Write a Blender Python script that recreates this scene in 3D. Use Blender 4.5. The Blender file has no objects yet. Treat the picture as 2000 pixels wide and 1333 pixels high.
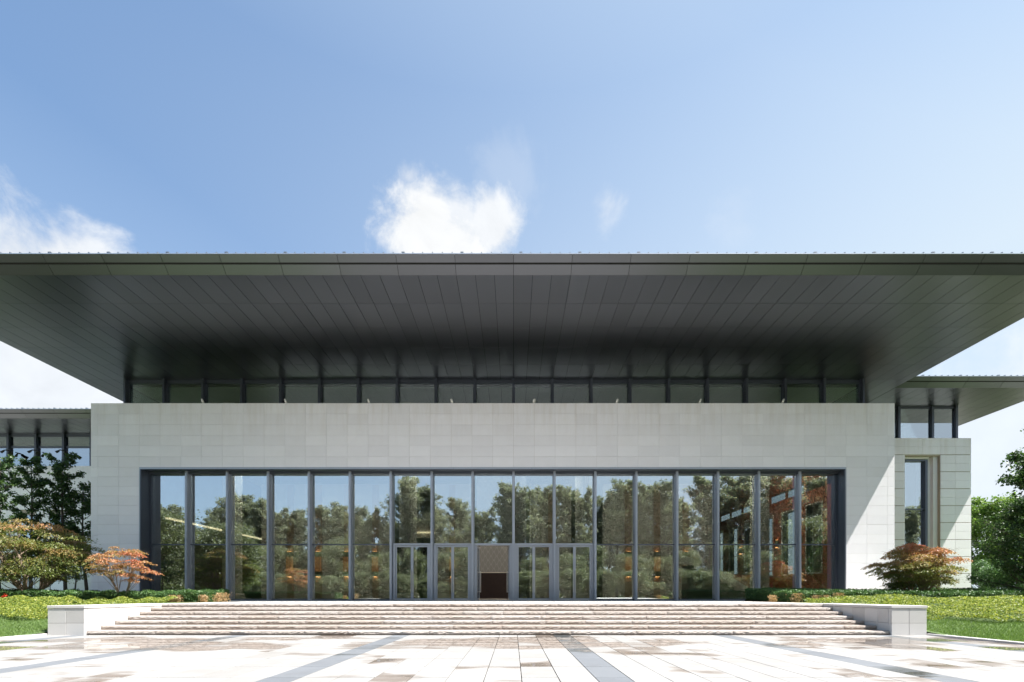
import bpy, math, random
import numpy as np
from mathutils import Vector

# ------------------------------------------------------------------ camera, sky, sun, exposure
S = bpy.context.scene
C = S.collection
E = 1.15            # eye height above the plaza
T = 0.837           # terrace height above the plaza
AX = -1.2           # axis of the building
FPX = 944.0         # focal length in pixels of the 2000 px wide photograph

cam = bpy.data.cameras.new('camera')
cam_o = bpy.data.objects.new('camera', cam)
C.objects.link(cam_o)
cam_o.location = (0, 0, E)
cam_o.rotation_euler = (math.radians(90), 0, 0)
cam.sensor_width = 36.0
cam.lens = FPX / 2000 * 36.0
cam.shift_x = -0.0015
cam.shift_y = 0.24775
cam.clip_start = 0.05
cam.clip_end = 3000
S.camera = cam_o

SUN = Vector((1.0, -0.30, 1.86)).normalized()      # towards the sun
SUN_EL = math.asin(SUN.z)
SUN_ROT = math.atan2(SUN.x, SUN.y)

world = bpy.data.worlds.new('World')
S.world = world
world.use_nodes = True

sun = bpy.data.lights.new('sun', 'SUN')
sun.energy = 4.4
sun.angle = math.radians(0.53)
sun.color = (1.0, 0.965, 0.915)
sun_o = bpy.data.objects.new('sun', sun)
C.objects.link(sun_o)
sun_o.rotation_euler = (-SUN).to_track_quat('-Z', 'Y').to_euler()
sun_o.location = (30, -20, 60)

S.view_settings.view_transform = 'Standard'
S.view_settings.look = 'None'
S.view_settings.exposure = 1.60
S.view_settings.gamma = 1.0
S.view_settings.use_curve_mapping = False
S.render.engine = 'CYCLES'
S.cycles.use_denoising = True
S.cycles.max_bounces = 10
S.cycles.transparent_max_bounces = 16
S.cycles.sample_clamp_indirect = 6.0
S.cycles.caustics_reflective = False
S.cycles.caustics_refractive = False


# ------------------------------------------------------------------ node helpers
class NT:
    def __init__(self, tree):
        self.t = tree
        self.n = tree.nodes
        self.l = tree.links

    def new(self, typ, **kw):
        n = self.n.new(typ)
        for k, v in kw.items():
            setattr(n, k, v)
        return n

    def link(self, a, b):
        self.l.new(a, b)

    def put(self, sock, v):
        if hasattr(v, 'is_linked') or isinstance(v, bpy.types.NodeSocket):
            self.l.new(v, sock)
        elif v is not None:
            if isinstance(v, (tuple, list)) and sock.type == 'RGBA' and len(v) == 3:
                v = (*v, 1.0)
            sock.default_value = v

    def math(self, op, a, b=None, c=None, clamp=False):
        n = self.new('ShaderNodeMath', operation=op, use_clamp=clamp)
        self.put(n.inputs[0], a)
        if b is not None: self.put(n.inputs[1], b)
        if c is not None: self.put(n.inputs[2], c)
        return n.outputs[0]

    def vmath(self, op, a, b=None):
        n = self.new('ShaderNodeVectorMath', operation=op)
        self.put(n.inputs[0], a)
        if b is not None: self.put(n.inputs[1], b)
        return n.outputs['Value'] if op in ('LENGTH', 'DOT_PRODUCT', 'DISTANCE') else n.outputs[0]

    def noise(self, vec, scale, detail=4, rough=0.55, dist=0.0):
        n = self.new('ShaderNodeTexNoise')
        if vec is not None: self.put(n.inputs['Vector'], vec)
        n.inputs['Scale'].default_value = scale
        n.inputs['Detail'].default_value = detail
        n.inputs['Roughness'].default_value = rough
        n.inputs['Distortion'].default_value = dist
        return n.outputs['Fac']

    def mapr(self, v, a, b, c=0.0, d=1.0, smooth=False):
        n = self.new('ShaderNodeMapRange')
        n.interpolation_type = 'SMOOTHSTEP' if smooth else 'LINEAR'
        n.clamp = True
        self.put(n.inputs[0], v)
        for i, x in enumerate((a, b, c, d)): self.put(n.inputs[1 + i], x)
        return n.outputs[0]

    def mix(self, f, a, b, blend='MIX'):
        n = self.new('ShaderNodeMix', data_type='RGBA', blend_type=blend)
        self.put(n.inputs[0], f)
        self.put(n.inputs[6], a)
        self.put(n.inputs[7], b)
        return n.outputs[2]

    def scale_vec(self, vec, s):
        n = self.new('ShaderNodeMapping')
        self.put(n.inputs[0], vec)
        n.inputs['Scale'].default_value = s
        return n.outputs[0]

    def ramp(self, f, stops):
        n = self.new('ShaderNodeValToRGB')
        cr = n.color_ramp
        while len(cr.elements) < len(stops): cr.elements.new(0.5)
        for e, (p, c) in zip(cr.elements, stops):
            e.position = p
            e.color = (*c, 1.0)
        self.put(n.inputs[0], f)
        return n.outputs[0]


def px_dir(x, y):
    v = Vector(((x - 1003) / FPX, 1.0, (1162 - y) / FPX))
    return v.normalized()


def build_world():
    t = NT(world.node_tree)
    t.n.clear()
    out = t.new('ShaderNodeOutputWorld')
    bg = t.new('ShaderNodeBackground')
    bg.inputs['Strength'].default_value = 0.065
    sky = t.new('ShaderNodeTexSky', sky_type='NISHITA')
    sky.sun_disc = False
    sky.sun_elevation = SUN_EL
    sky.sun_rotation = SUN_ROT
    sky.altitude = 20
    sky.air_density = 1.0
    sky.dust_density = 1.0
    sky.ozone_density = 1.6
    tc = t.new('ShaderNodeTexCoord').outputs['Generated']
    d = t.vmath('NORMALIZE', tc)
    # cumulus banks: soft bodies in given directions, eaten away by turbulence
    n1 = t.noise(d, 9.0, 9, 0.60, 0.5)
    n2 = t.noise(d, 28.0, 6, 0.6, 0.3)
    turb = t.math('ADD', t.math('MULTIPLY', t.math('SUBTRACT', n1, 0.5), 1.7),
                  t.math('MULTIPLY', t.math('SUBTRACT', n2, 0.5), 0.55))
    blobs = [((828, 450), 0.088, 1.0, 0), ((895, 450), 0.07, 0.85, 0), ((958, 440), 0.06, 0.9, 0), ((875, 520), 0.12, 1.0, 0),
             ((800, 345), 0.04, .5, .35), ((985, 350), 0.09, 0.14, .35),
             ((40, 545), 0.115, 0.85, 0), ((135, 545), 0.095, 0.85, 0), ((-50, 525), 0.12, 0.85, 0),
             ((1190, 405), 0.06, 0.40, .45), ((1440, 430), 0.08, 0.10, .45),
             ((60, 760), 0.22, 0.85, 0.05), ((1950, 900), 0.20, 0.5, 0.1)]
    mask = None
    for (px, r, k, cut) in blobs:
        c = px_dir(*px)
        dist = t.vmath('DISTANCE', d, tuple(c))
        body = t.math('SUBTRACT', 1.0 - cut, t.math('DIVIDE', dist, r))
        m = t.math('MULTIPLY', t.mapr(t.math('ADD', body, turb), -0.02, 0.58, 0, 1, True), k)
        mask = m if mask is None else t.math('MAXIMUM', mask, m)
    # scattered small clouds of the same kind all round, low in the sky
    n3 = t.noise(t.scale_vec(d, (1, 1, 1.8)), 3.1, 9, 0.62, 0.2)
    sep = t.new('ShaderNodeSeparateXYZ'); t.link(d, sep.inputs[0])
    low = t.mapr(sep.outputs[2], 0.50, 0.02, 0.0, 1.0)
    wide = t.math('MULTIPLY', t.mapr(n3, 0.52, 0.74, 0, 0.5, True), low)
    mask = t.math('MAXIMUM', mask, wide)
    shade = t.mapr(n1, 0.3, 0.7, 4.7, 5.5)
    cc = t.new('ShaderNodeCombineColor')
    for i, k in enumerate((0.97, 0.985, 1.0)):
        t.link(t.math('MULTIPLY', shade, k), cc.inputs[i])
    # thin summer haze that lifts and whitens the sky towards the horizon
    toward = t.vmath('DOT_PRODUCT', d, tuple(SUN))
    low_haze = t.math('MULTIPLY', t.mapr(sep.outputs[2], 0.72, 0.46, 0.0, 0.52), t.mapr(toward, 0.05, 0.42, 0.6, 1.0))
    haze = t.math('ADD', low_haze, t.mapr(toward, 0.18, 0.68, 0.0, 0.52), clamp=True)
    col = t.mix(haze, t.mix(1.0, sky.outputs[0], (0.66, 0.96, 1.13), 'MULTIPLY'), (3.75, 4.4, 5.0))
    white = t.math('MULTIPLY', t.mapr(sep.outputs[2], 0.46, 0.08, 0.0, 0.80, True), t.mapr(toward, -0.35, 0.45, 0.35, 1.0))
    col = t.mix(white, col, (4.3, 4.85, 5.45))
    col = t.mix(mask, col, cc.outputs[0])
    t.link(col, bg.inputs['Color'])
    t.link(bg.outputs[0], out.inputs[0])


build_world()

MATS = {}


def new_mat(name):
    m = bpy.data.materials.new(name)
    m.use_nodes = True
    t = NT(m.node_tree)
    t.n.clear()
    out = t.new('ShaderNodeOutputMaterial')
    MATS[name] = m
    return m, t, out


def principled(t, out, **kw):
    p = t.new('ShaderNodeBsdfPrincipled')
    for k, v in kw.items():
        t.put(p.inputs[k.replace('_', ' ')], v)
    t.link(p.outputs[0], out.inputs[0])
    return p


def bump(t, p, h, strength, dist):
    b = t.new('ShaderNodeBump')
    b.inputs['Strength'].default_value = strength
    b.inputs['Distance'].default_value = dist
    t.put(b.inputs['Height'], h)
    t.link(b.outputs[0], p.inputs['Normal'])


def world_pos(t):
    return t.new('ShaderNodeNewGeometry').outputs['Position']


def piece_random(t, island):
    if island:
        return t.new('ShaderNodeNewGeometry').outputs['Random Per Island']
    return t.new('ShaderNodeObjectInfo').outputs['Random']


def mat_stone(name, a, b, island=False, rough=0.75, spread=1.0, bumpk=0.15, stain=0.0):
    m, t, out = new_mat(name)
    r = piece_random(t, island)
    P = world_pos(t)
    sh = t.new('ShaderNodeVectorMath', operation='ADD')
    t.link(P, sh.inputs[0])
    off = t.math('MULTIPLY', r, 37.0)
    cmb = t.new('ShaderNodeCombineXYZ')
    for i in range(3): t.link(off, cmb.inputs[i])
    t.link(cmb.outputs[0], sh.inputs[1])
    n = t.noise(sh.outputs[0], 1.6, 6, 0.6, 0.6)
    f = t.math('ADD', t.math('MULTIPLY', r, 0.55 * spread), t.math('MULTIPLY', n, 0.6))
    col = t.mix(t.mapr(f, 0.15, 0.95), a, b)
    fine = t.noise(P, 60, 3, 0.7)
    col = t.mix(t.mapr(fine, 0.3, 0.75, 0.0, 0.22), col, tuple(x * 0.72 for x in a))
    if stain:
        # water marks: tan runs that start at the coping, and patchy mineral bloom on single stones
        sp = t.new('ShaderNodeSeparateXYZ'); t.link(P, sp.inputs[0])
        run = t.mapr(t.noise(t.scale_vec(P, (2.2, 2.2, 0.22)), 1.6, 5, 0.65), 0.45, 0.75, 0.0, 1.0)
        run = t.math('MULTIPLY', run, t.mapr(sp.outputs[2], Z_TOPW - 2.6, Z_TOPW, 0.0, stain))
        col = t.mix(run, col, (0.50, 0.42, 0.32))
        foot = t.math('MULTIPLY', t.mapr(t.noise(P, 1.1, 5, 0.7), 0.42, 0.7), t.mapr(sp.outputs[2], T + 1.6, T, 0.0, stain))
        col = t.mix(foot, col, (0.46, 0.43, 0.38))
        bloom = t.mapr(t.noise(sh.outputs[0], 0.55, 4, 0.6), 0.55, 0.75, 0.0, 0.25 * stain)
        col = t.mix(bloom, col, (0.66, 0.60, 0.52))
    p = principled(t, out, Base_Color=col, Roughness=rough)
    bump(t, p, fine, bumpk, 0.01)
    return m


Z_TOPW = 11.05 + E
mat_stone('limestone', (0.79, 0.772, 0.79), (0.885, 0.868, 0.885), stain=0.3)
mat_stone('limestone_joined', (0.79, 0.772, 0.79), (0.885, 0.868, 0.885), island=True, stain=0.3)
mat_stone('joint_mortar', (0.10, 0.085, 0.07), (0.15, 0.13, 0.11))
mat_stone('joint_stone', (0.36, 0.31, 0.25), (0.44, 0.38, 0.31))
mat_stone('terrace_stone', (0.58, 0.55, 0.51), (0.68, 0.65, 0.61))
mat_stone('cheek_stone', (0.48, 0.46, 0.44), (0.60, 0.585, 0.57), rough=0.8, spread=1.4)


def mat_steps():
    m, t, out = new_mat('split_stone')
    r = piece_random(t, False)
    P = world_pos(t)
    n = t.noise(P, 5.0, 7, 0.65, 0.8)
    f = t.math('ADD', t.math('MULTIPLY', r, 0.4), t.math('MULTIPLY', n, 0.6))
    col = t.ramp(f, [(0.12, (0.26, 0.21, 0.175)), (0.40, (0.325, 0.28, 0.248)), (0.62, (0.36, 0.322, 0.295)), (0.88, (0.395, 0.367, 0.348))])
    rust = t.mapr(t.noise(P, 2.2, 5, 0.7), 0.60, 0.78, 0, 0.3)
    col = t.mix(rust, col, (0.26, 0.18, 0.12))
    p = principled(t, out, Base_Color=col, Roughness=0.85)
    bump(t, p, t.math('ADD', t.noise(t.scale_vec(P, (1, 1, 1.4)), 22, 6, 0.7), t.math('MULTIPLY', n, 1.2)), 0.45, 0.03)


mat_steps()


def wetness(t, P):
    """rain water still standing on the plaza: damp film and, in the middle of it, thin puddles"""
    q = t.scale_vec(P, (0.40, 0.80, 1.0))
    a = t.noise(q, 0.75, 3, 0.5, 0.2)
    b = t.noise(t.scale_vec(P, (1.4, 3.0, 1)), 1.2, 4, 0.6)
    f = t.math('ADD', a, t.math('MULTIPLY', t.math('SUBTRACT', b, 0.5), 0.16))
    sep = t.new('ShaderNodeSeparateXYZ'); t.link(P, sep.inputs[0])
    # the plaza falls towards the foot of the steps, where the water gathers
    near = t.mapr(sep.outputs[1], 9.6, 10.9, -0.015, 0.115, True)
    back = t.mapr(sep.outputs[1], 12.7, 13.4, 0.0, 0.16, True)
    f = t.math('SUBTRACT', t.math('ADD', f, near), back)
    return f


def mat_paving(name, a, b, wet_col, island=False):
    m, t, out = new_mat(name)
    r = piece_random(t, island)
    P = world_pos(t)
    n = t.noise(P, 3.0, 6, 0.6)
    col = t.mix(t.mapr(t.math('ADD', t.math('MULTIPLY', r, 0.6), t.math('MULTIPLY', n, 0.5)), 0.2, 0.9), a, b)
    sp = t.noise(P, 140, 2, 0.7)
    col = t.mix(t.mapr(sp, 0.35, 0.7, 0, 0.25), col, tuple(x * 0.7 for x in a))
    stain = t.mapr(t.noise(P, 0.9, 6, 0.7), 0.48, 0.8, 0, 0.45)
    col = t.mix(stain, col, tuple(x * y for x, y in zip(a, (0.72, 0.66, 0.60))))
    w = t.math('ADD', wetness(t, P), t.math('MULTIPLY', t.math('SUBTRACT', r, 0.5), 0.16))
    damp = t.mapr(w, 0.535, 0.62, 0.0, 1.0, True)
    pud = t.mapr(w, 0.615, 0.65, 0.0, 1.0, True)
    col = t.mix(damp, col, wet_col)
    rough = t.mapr(damp, 0, 1, 0.75, 0.42)
    rough = t.math('SUBTRACT', rough, t.math('MULTIPLY', pud, 0.39))
    p = principled(t, out, Base_Color=col, Roughness=rough, IOR=1.4)
    h = t.math('MULTIPLY', t.noise(P, 90, 3, 0.7), t.mapr(pud, 0, 1, 1.0, 0.0))
    bump(t, p, h, 0.25, 0.006)
    return m


for isl in (False, True):
    sfx = '_joined' if isl else ''
    mat_paving('paving' + sfx, (0.255, 0.248, 0.24), (0.33, 0.323, 0.315), (0.175, 0.148, 0.128), isl)
    mat_paving('granite' + sfx, (0.135, 0.145, 0.16), (0.17, 0.18, 0.195), (0.085, 0.09, 0.092), isl)


def mat_far_paving():
    m, t, out = new_mat('far_paving')
    P = world_pos(t)
    br = t.new('ShaderNodeTexBrick')
    t.link(P, br.inputs['Vector'])
    br.offset = 0.0
    br.inputs['Scale'].default_value = 1.0
    br.inputs['Brick Width'].default_value = 0.51
    br.inputs['Row Height'].default_value = 1.0
    br.inputs['Mortar Size'].default_value = 0.006
    br.inputs['Color1'].default_value = (0.40, 0.39, 0.375, 1)  # kept paler than the near slabs to bounce more light onto the front
    br.inputs['Color2'].default_value = (0.46, 0.45, 0.435, 1)
    br.inputs['Mortar'].default_value = (0.3, 0.26, 0.22, 1)
    damp = t.mapr(wetness(t, P), 0.545, 0.60, 0.0, 1.0, True)
    col = t.mix(damp, br.outputs[0], (0.24, 0.20, 0.17))
    principled(t, out, Base_Color=col, Roughness=t.mapr(damp, 0, 1, 0.8, 0.4))


mat_far_paving()


def mat_simple(name, col, rough=0.6, metal=0.0, var=0.0, scale=4.0, emit=None, estr=0.0, spec=0.5):
    m, t, out = new_mat(name)
    c = col
    if var:
        P = world_pos(t)
        n = t.noise(P, scale, 5, 0.6)
        c = t.mix(t.mapr(n, 0.3, 0.7), tuple(x * (1 - var) for x in col), tuple(min(1, x * (1 + var)) for x in col))
    p = principled(t, out, Base_Color=c, Roughness=rough, Metallic=metal)
    p.inputs['Specular IOR Level'].default_value = spec
    if emit:
        p.inputs['Emission Color'].default_value = (*emit, 1)
        p.inputs['Emission Strength'].default_value = estr
    return m


def mat_metal(name, col, rough, metal, island=False, rspread=0.02):
    m, t, out = new_mat(name)
    r = piece_random(t, island)
    P = world_pos(t)
    n = t.noise(P, 0.9, 5, 0.6)
    f = t.math('ADD', t.math('MULTIPLY', t.math('SUBTRACT', r, 0.5), 0.16), t.math('MULTIPLY', t.math('SUBTRACT', n, 0.5), 0.05))
    c = t.mix(t.mapr(f, -0.12, 0.12), tuple(x * 0.90 for x in col), tuple(x * 1.10 for x in col))
    rg = t.math('ADD', rough, t.math('MULTIPLY', t.math('SUBTRACT', n, 0.5), rspread))
    principled(t, out, Base_Color=c, Roughness=rg, Metallic=metal)


mat_metal('soffit_metal', (0.185, 0.189, 0.204), 0.32, 1.0)
mat_metal('soffit_metal_joined', (0.185, 0.189, 0.204), 0.32, 1.0, island=True)
mat_metal('fascia_metal', (0.128, 0.134, 0.148), 0.36, 0.95)
mat_metal('frame_metal', (0.40, 0.43, 0.49), 0.40, 0.45)
mat_metal('dark_frame_metal', (0.10, 0.115, 0.145), 0.42, 0.6)
mat_metal('zinc_roof', (0.22, 0.24, 0.27), 0.45, 0.7)
mat_metal('eave_edge', (0.62, 0.66, 0.72), 0.35, 0.8)
mat_simple('joint_dark', (0.012, 0.012, 0.013), 0.9)
mat_simple('steel', (0.62, 0.62, 0.63), 0.28, 1.0)
mat_simple('white_plastic', (0.78, 0.77, 0.73), 0.4)
mat_simple('black_plastic', (0.02, 0.02, 0.022), 0.4)
mat_simple('interior_floor', (0.42, 0.40, 0.37), 0.25, var=0.1)
mat_simple('interior_wall', (0.56, 0.53, 0.48), 0.7, var=0.08)
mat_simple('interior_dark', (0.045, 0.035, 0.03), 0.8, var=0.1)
mat_simple('interior_ceiling', (0.78, 0.80, 0.76), 0.8, var=0.05)
mat_simple('cream_stone', (0.72, 0.68, 0.60), 0.55, var=0.06)
mat_simple('copper', (0.36, 0.24, 0.17), 0.5, 0.2, var=0.1)
mat_simple('bronze', (0.10, 0.075, 0.04), 0.4, 0.8)
mat_simple('lamp_glow', (0.6, 0.3, 0.12), 0.5, emit=(1.0, 0.36, 0.12), estr=0.20)
mat_simple('lamp_bulb', (0.6, 0.3, 0.12), 0.5, emit=(1.0, 0.45, 0.16), estr=4.0)
mat_simple('strip_glow', (0.8, 0.7, 0.5), 0.5, emit=(1.0, 0.78, 0.48), estr=1.0)
mat_simple('strip_lamp', (0.8, 0.75, 0.65), 0.5, emit=(1.0, 0.92, 0.80), estr=13.0)
mat_simple('recess_shade', (0.022, 0.010, 0.009), 0.6, var=0.2, scale=3)  # near-black maroon standing in for the shade inside the open doorway
mat_simple('rubber', (0.02, 0.02, 0.02), 0.5)
mat_simple('stake_wood', (0.36, 0.25, 0.15), 0.8, var=0.2, scale=20)
mat_simple('far_ground', (0.30, 0.29, 0.26), 0.95, var=0.15, scale=0.2)
mat_simple('soil', (0.10, 0.075, 0.05), 0.95, var=0.3, scale=6)


def mat_brick():
    m, t, out = new_mat('brick')
    P = world_pos(t)
    sep = t.new('ShaderNodeSeparateXYZ'); t.link(P, sep.inputs[0])
    cmb = t.new('ShaderNodeCombineXYZ')
    t.link(t.math('ADD', sep.outputs[0], sep.outputs[1]), cmb.inputs[0])
    t.link(sep.outputs[2], cmb.inputs[1])
    br = t.new('ShaderNodeTexBrick')
    t.link(cmb.outputs[0], br.inputs['Vector'])
    br.inputs['Scale'].default_value = 1.0
    br.inputs['Brick Width'].default_value = 0.30
    br.inputs['Row Height'].default_value = 0.10
    br.inputs['Mortar Size'].default_value = 0.008
    br.inputs['Color1'].default_value = (0.48, 0.12, 0.06, 1)
    br.inputs['Color2'].default_value = (0.36, 0.085, 0.045, 1)
    br.inputs['Mortar'].default_value = (0.22, 0.13, 0.09, 1)
    principled(t, out, Base_Color=br.outputs[0], Roughness=0.85)


mat_brick()


def mat_lattice():
    """flat printed ogee lattice on the hanging screen"""
    m, t, out = new_mat('lattice_print')
    P = world_pos(t)
    sep = t.new('ShaderNodeSeparateXYZ'); t.link(P, sep.inputs[0])
    a = t.math('COSINE', t.math('MULTIPLY', sep.outputs[0], 2 * math.pi / 0.42))
    b = t.math('COSINE', t.math('MULTIPLY', sep.outputs[2], 2 * math.pi / 0.62))
    g = t.math('ABSOLUTE', t.math('ADD', a, t.math('MULTIPLY', b, 0.8)))
    line = t.mapr(g, 0.10, 0.30, 1.0, 0.0)
    col = t.mix(line, (0.25, 0.247, 0.24), (0.34, 0.34, 0.335))
    principled(t, out, Base_Color=col, Roughness=0.7, Emission_Color=col, Emission_Strength=0.0)


mat_lattice()


def mat_glass(name, refl, tint):
    m, t, out = new_mat(name)
    P = world_pos(t)
    g = t.new('ShaderNodeBsdfGlossy')
    g.inputs['Roughness'].default_value = 0.010
    g.inputs['Color'].default_value = (0.88, 0.95, 1.0, 1)
    tr = t.new('ShaderNodeBsdfTransparent')
    tr.inputs['Color'].default_value = (*tint, 1)
    fr = t.new('ShaderNodeFresnel')
    fr.inputs['IOR'].default_value = 1.5
    fac = t.math('ADD', refl, t.math('MULTIPLY', fr.outputs[0], 0.55), clamp=True)
    # panes are never perfectly flat
    b = t.new('ShaderNodeBump')
    b.inputs['Strength'].default_value = 0.025
    b.inputs['Distance'].default_value = 0.01
    t.link(t.noise(P, 0.8, 2, 0.5), b.inputs['Height'])
    t.link(b.outputs[0], g.inputs['Normal'])
    mx = t.new('ShaderNodeMixShader')
    t.link(fac, mx.inputs[0])
    t.link(tr.outputs[0], mx.inputs[1])
    t.link(g.outputs[0], mx.inputs[2])
    t.link(mx.outputs[0], out.inputs[0])


mat_glass('coated_glass', 0.46, (0.72, 0.76, 0.73))
mat_glass('clerestory_glass', 0.16, (0.80, 0.86, 0.81))
mat_glass('clear_glass', 0.14, (0.85, 0.9, 0.88))


def mat_leaf(name, stops, trans=0.35, use_hue=False, gloss=0.5):
    m, t, out = new_mat(name)
    r = t.new('ShaderNodeNewGeometry').outputs['Random Per Island']
    f = r
    if use_hue:
        a = t.new('ShaderNodeAttribute')
        a.attribute_name = 'hue'
        f = t.math('ADD', a.outputs['Fac'], t.math('MULTIPLY', t.math('SUBTRACT', r, 0.5), 0.22))
    col = t.ramp(f, stops)
    p = t.new('ShaderNodeBsdfPrincipled')
    t.link(col, p.inputs['Base Color'])
    p.inputs['Roughness'].default_value = gloss
    tl = t.new('ShaderNodeBsdfTranslucent')
    t.link(t.mix(0.5, col, t.mix(1.0, col, (1.5, 1.6, 0.7), 'MULTIPLY')), tl.inputs['Color'])
    mx = t.new('ShaderNodeMixShader')
    mx.inputs[0].default_value = trans
    t.link(p.outputs[0], mx.inputs[1])
    t.link(tl.outputs[0], mx.inputs[2])
    t.link(mx.outputs[0], out.inputs[0])


mat_leaf('maple_leaf', [(0.0, (0.050, 0.085, 0.020)), (0.30, (0.16, 0.19, 0.045)), (0.50, (0.33, 0.24, 0.09)),
                        (0.72, (0.46, 0.20, 0.11)), (1.0, (0.55, 0.11, 0.05))], 0.40, True)
mat_leaf('dark_leaf', [(0.0, (0.022, 0.055, 0.018)), (0.5, (0.045, 0.095, 0.026)), (1.0, (0.095, 0.16, 0.045))], 0.32)
mat_leaf('fresh_leaf', [(0.0, (0.08, 0.15, 0.03)), (0.5, (0.13, 0.22, 0.045)), (1.0, (0.22, 0.31, 0.075))], 0.45)
mat_leaf('poplar_leaf', [(0.0, (0.16, 0.17, 0.125)), (0.5, (0.22, 0.23, 0.17)), (1.0, (0.29, 0.295, 0.22))], 0.5)
mat_leaf('willow_leaf', [(0.0, (0.11, 0.13, 0.075)), (0.5, (0.16, 0.18, 0.10)), (1.0, (0.22, 0.235, 0.14))], 0.4)
mat_leaf('hedge_leaf', [(0.0, (0.035, 0.085, 0.026)), (0.6, (0.065, 0.145, 0.04)), (1.0, (0.13, 0.22, 0.06))], 0.25)
mat_leaf('cover_leaf', [(0.0, (0.05, 0.10, 0.02)), (0.35, (0.15, 0.21, 0.035)), (0.75, (0.32, 0.355, 0.06)), (1.0, (0.48, 0.475, 0.13))], 0.40)
mat_leaf('dry_leaf', [(0.0, (0.30, 0.19, 0.09)), (0.6, (0.45, 0.30, 0.16)), (1.0, (0.55, 0.40, 0.24))], 0.3)
mat_leaf('grass_blade', [(0.0, (0.085, 0.155, 0.035)), (0.6, (0.14, 0.225, 0.055)), (1.0, (0.22, 0.30, 0.09))], 0.35)
mat_leaf('petal_red', [(0.0, (0.6, 0.04, 0.02)), (1.0, (0.7, 0.08, 0.03))], 0.3)


def mat_bark(name, a, b):
    m, t, out = new_mat(name)
    P = world_pos(t)
    n = t.noise(t.scale_vec(P, (1, 1, 0.25)), 18, 6, 0.65)
    col = t.mix(t.mapr(n, 0.3, 0.7), a, b)
    p = principled(t, out, Base_Color=col, Roughness=0.9)
    bump(t, p, n, 0.5, 0.02)


mat_bark('maple_bark', (0.16, 0.115, 0.085), (0.30, 0.23, 0.17))
mat_bark('dark_bark', (0.05, 0.04, 0.032), (0.12, 0.10, 0.08))


def mat_lawn():
    m, t, out = new_mat('lawn_ground')
    P = world_pos(t)
    n = t.noise(P, 2.5, 6, 0.65)
    n2 = t.noise(P, 40, 3, 0.6)
    col = t.mix(t.mapr(n, 0.3, 0.7), (0.075, 0.125, 0.035), (0.115, 0.175, 0.05))
    col = t.mix(t.mapr(n2, 0.35, 0.7, 0, 0.5), col, (0.05, 0.08, 0.025))
    p = principled(t, out, Base_Color=col, Roughness=0.9)
    bump(t, p, n2, 0.6, 0.03)


mat_lawn()

# ------------------------------------------------------------------ mesh helpers
ORIG = {}


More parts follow.
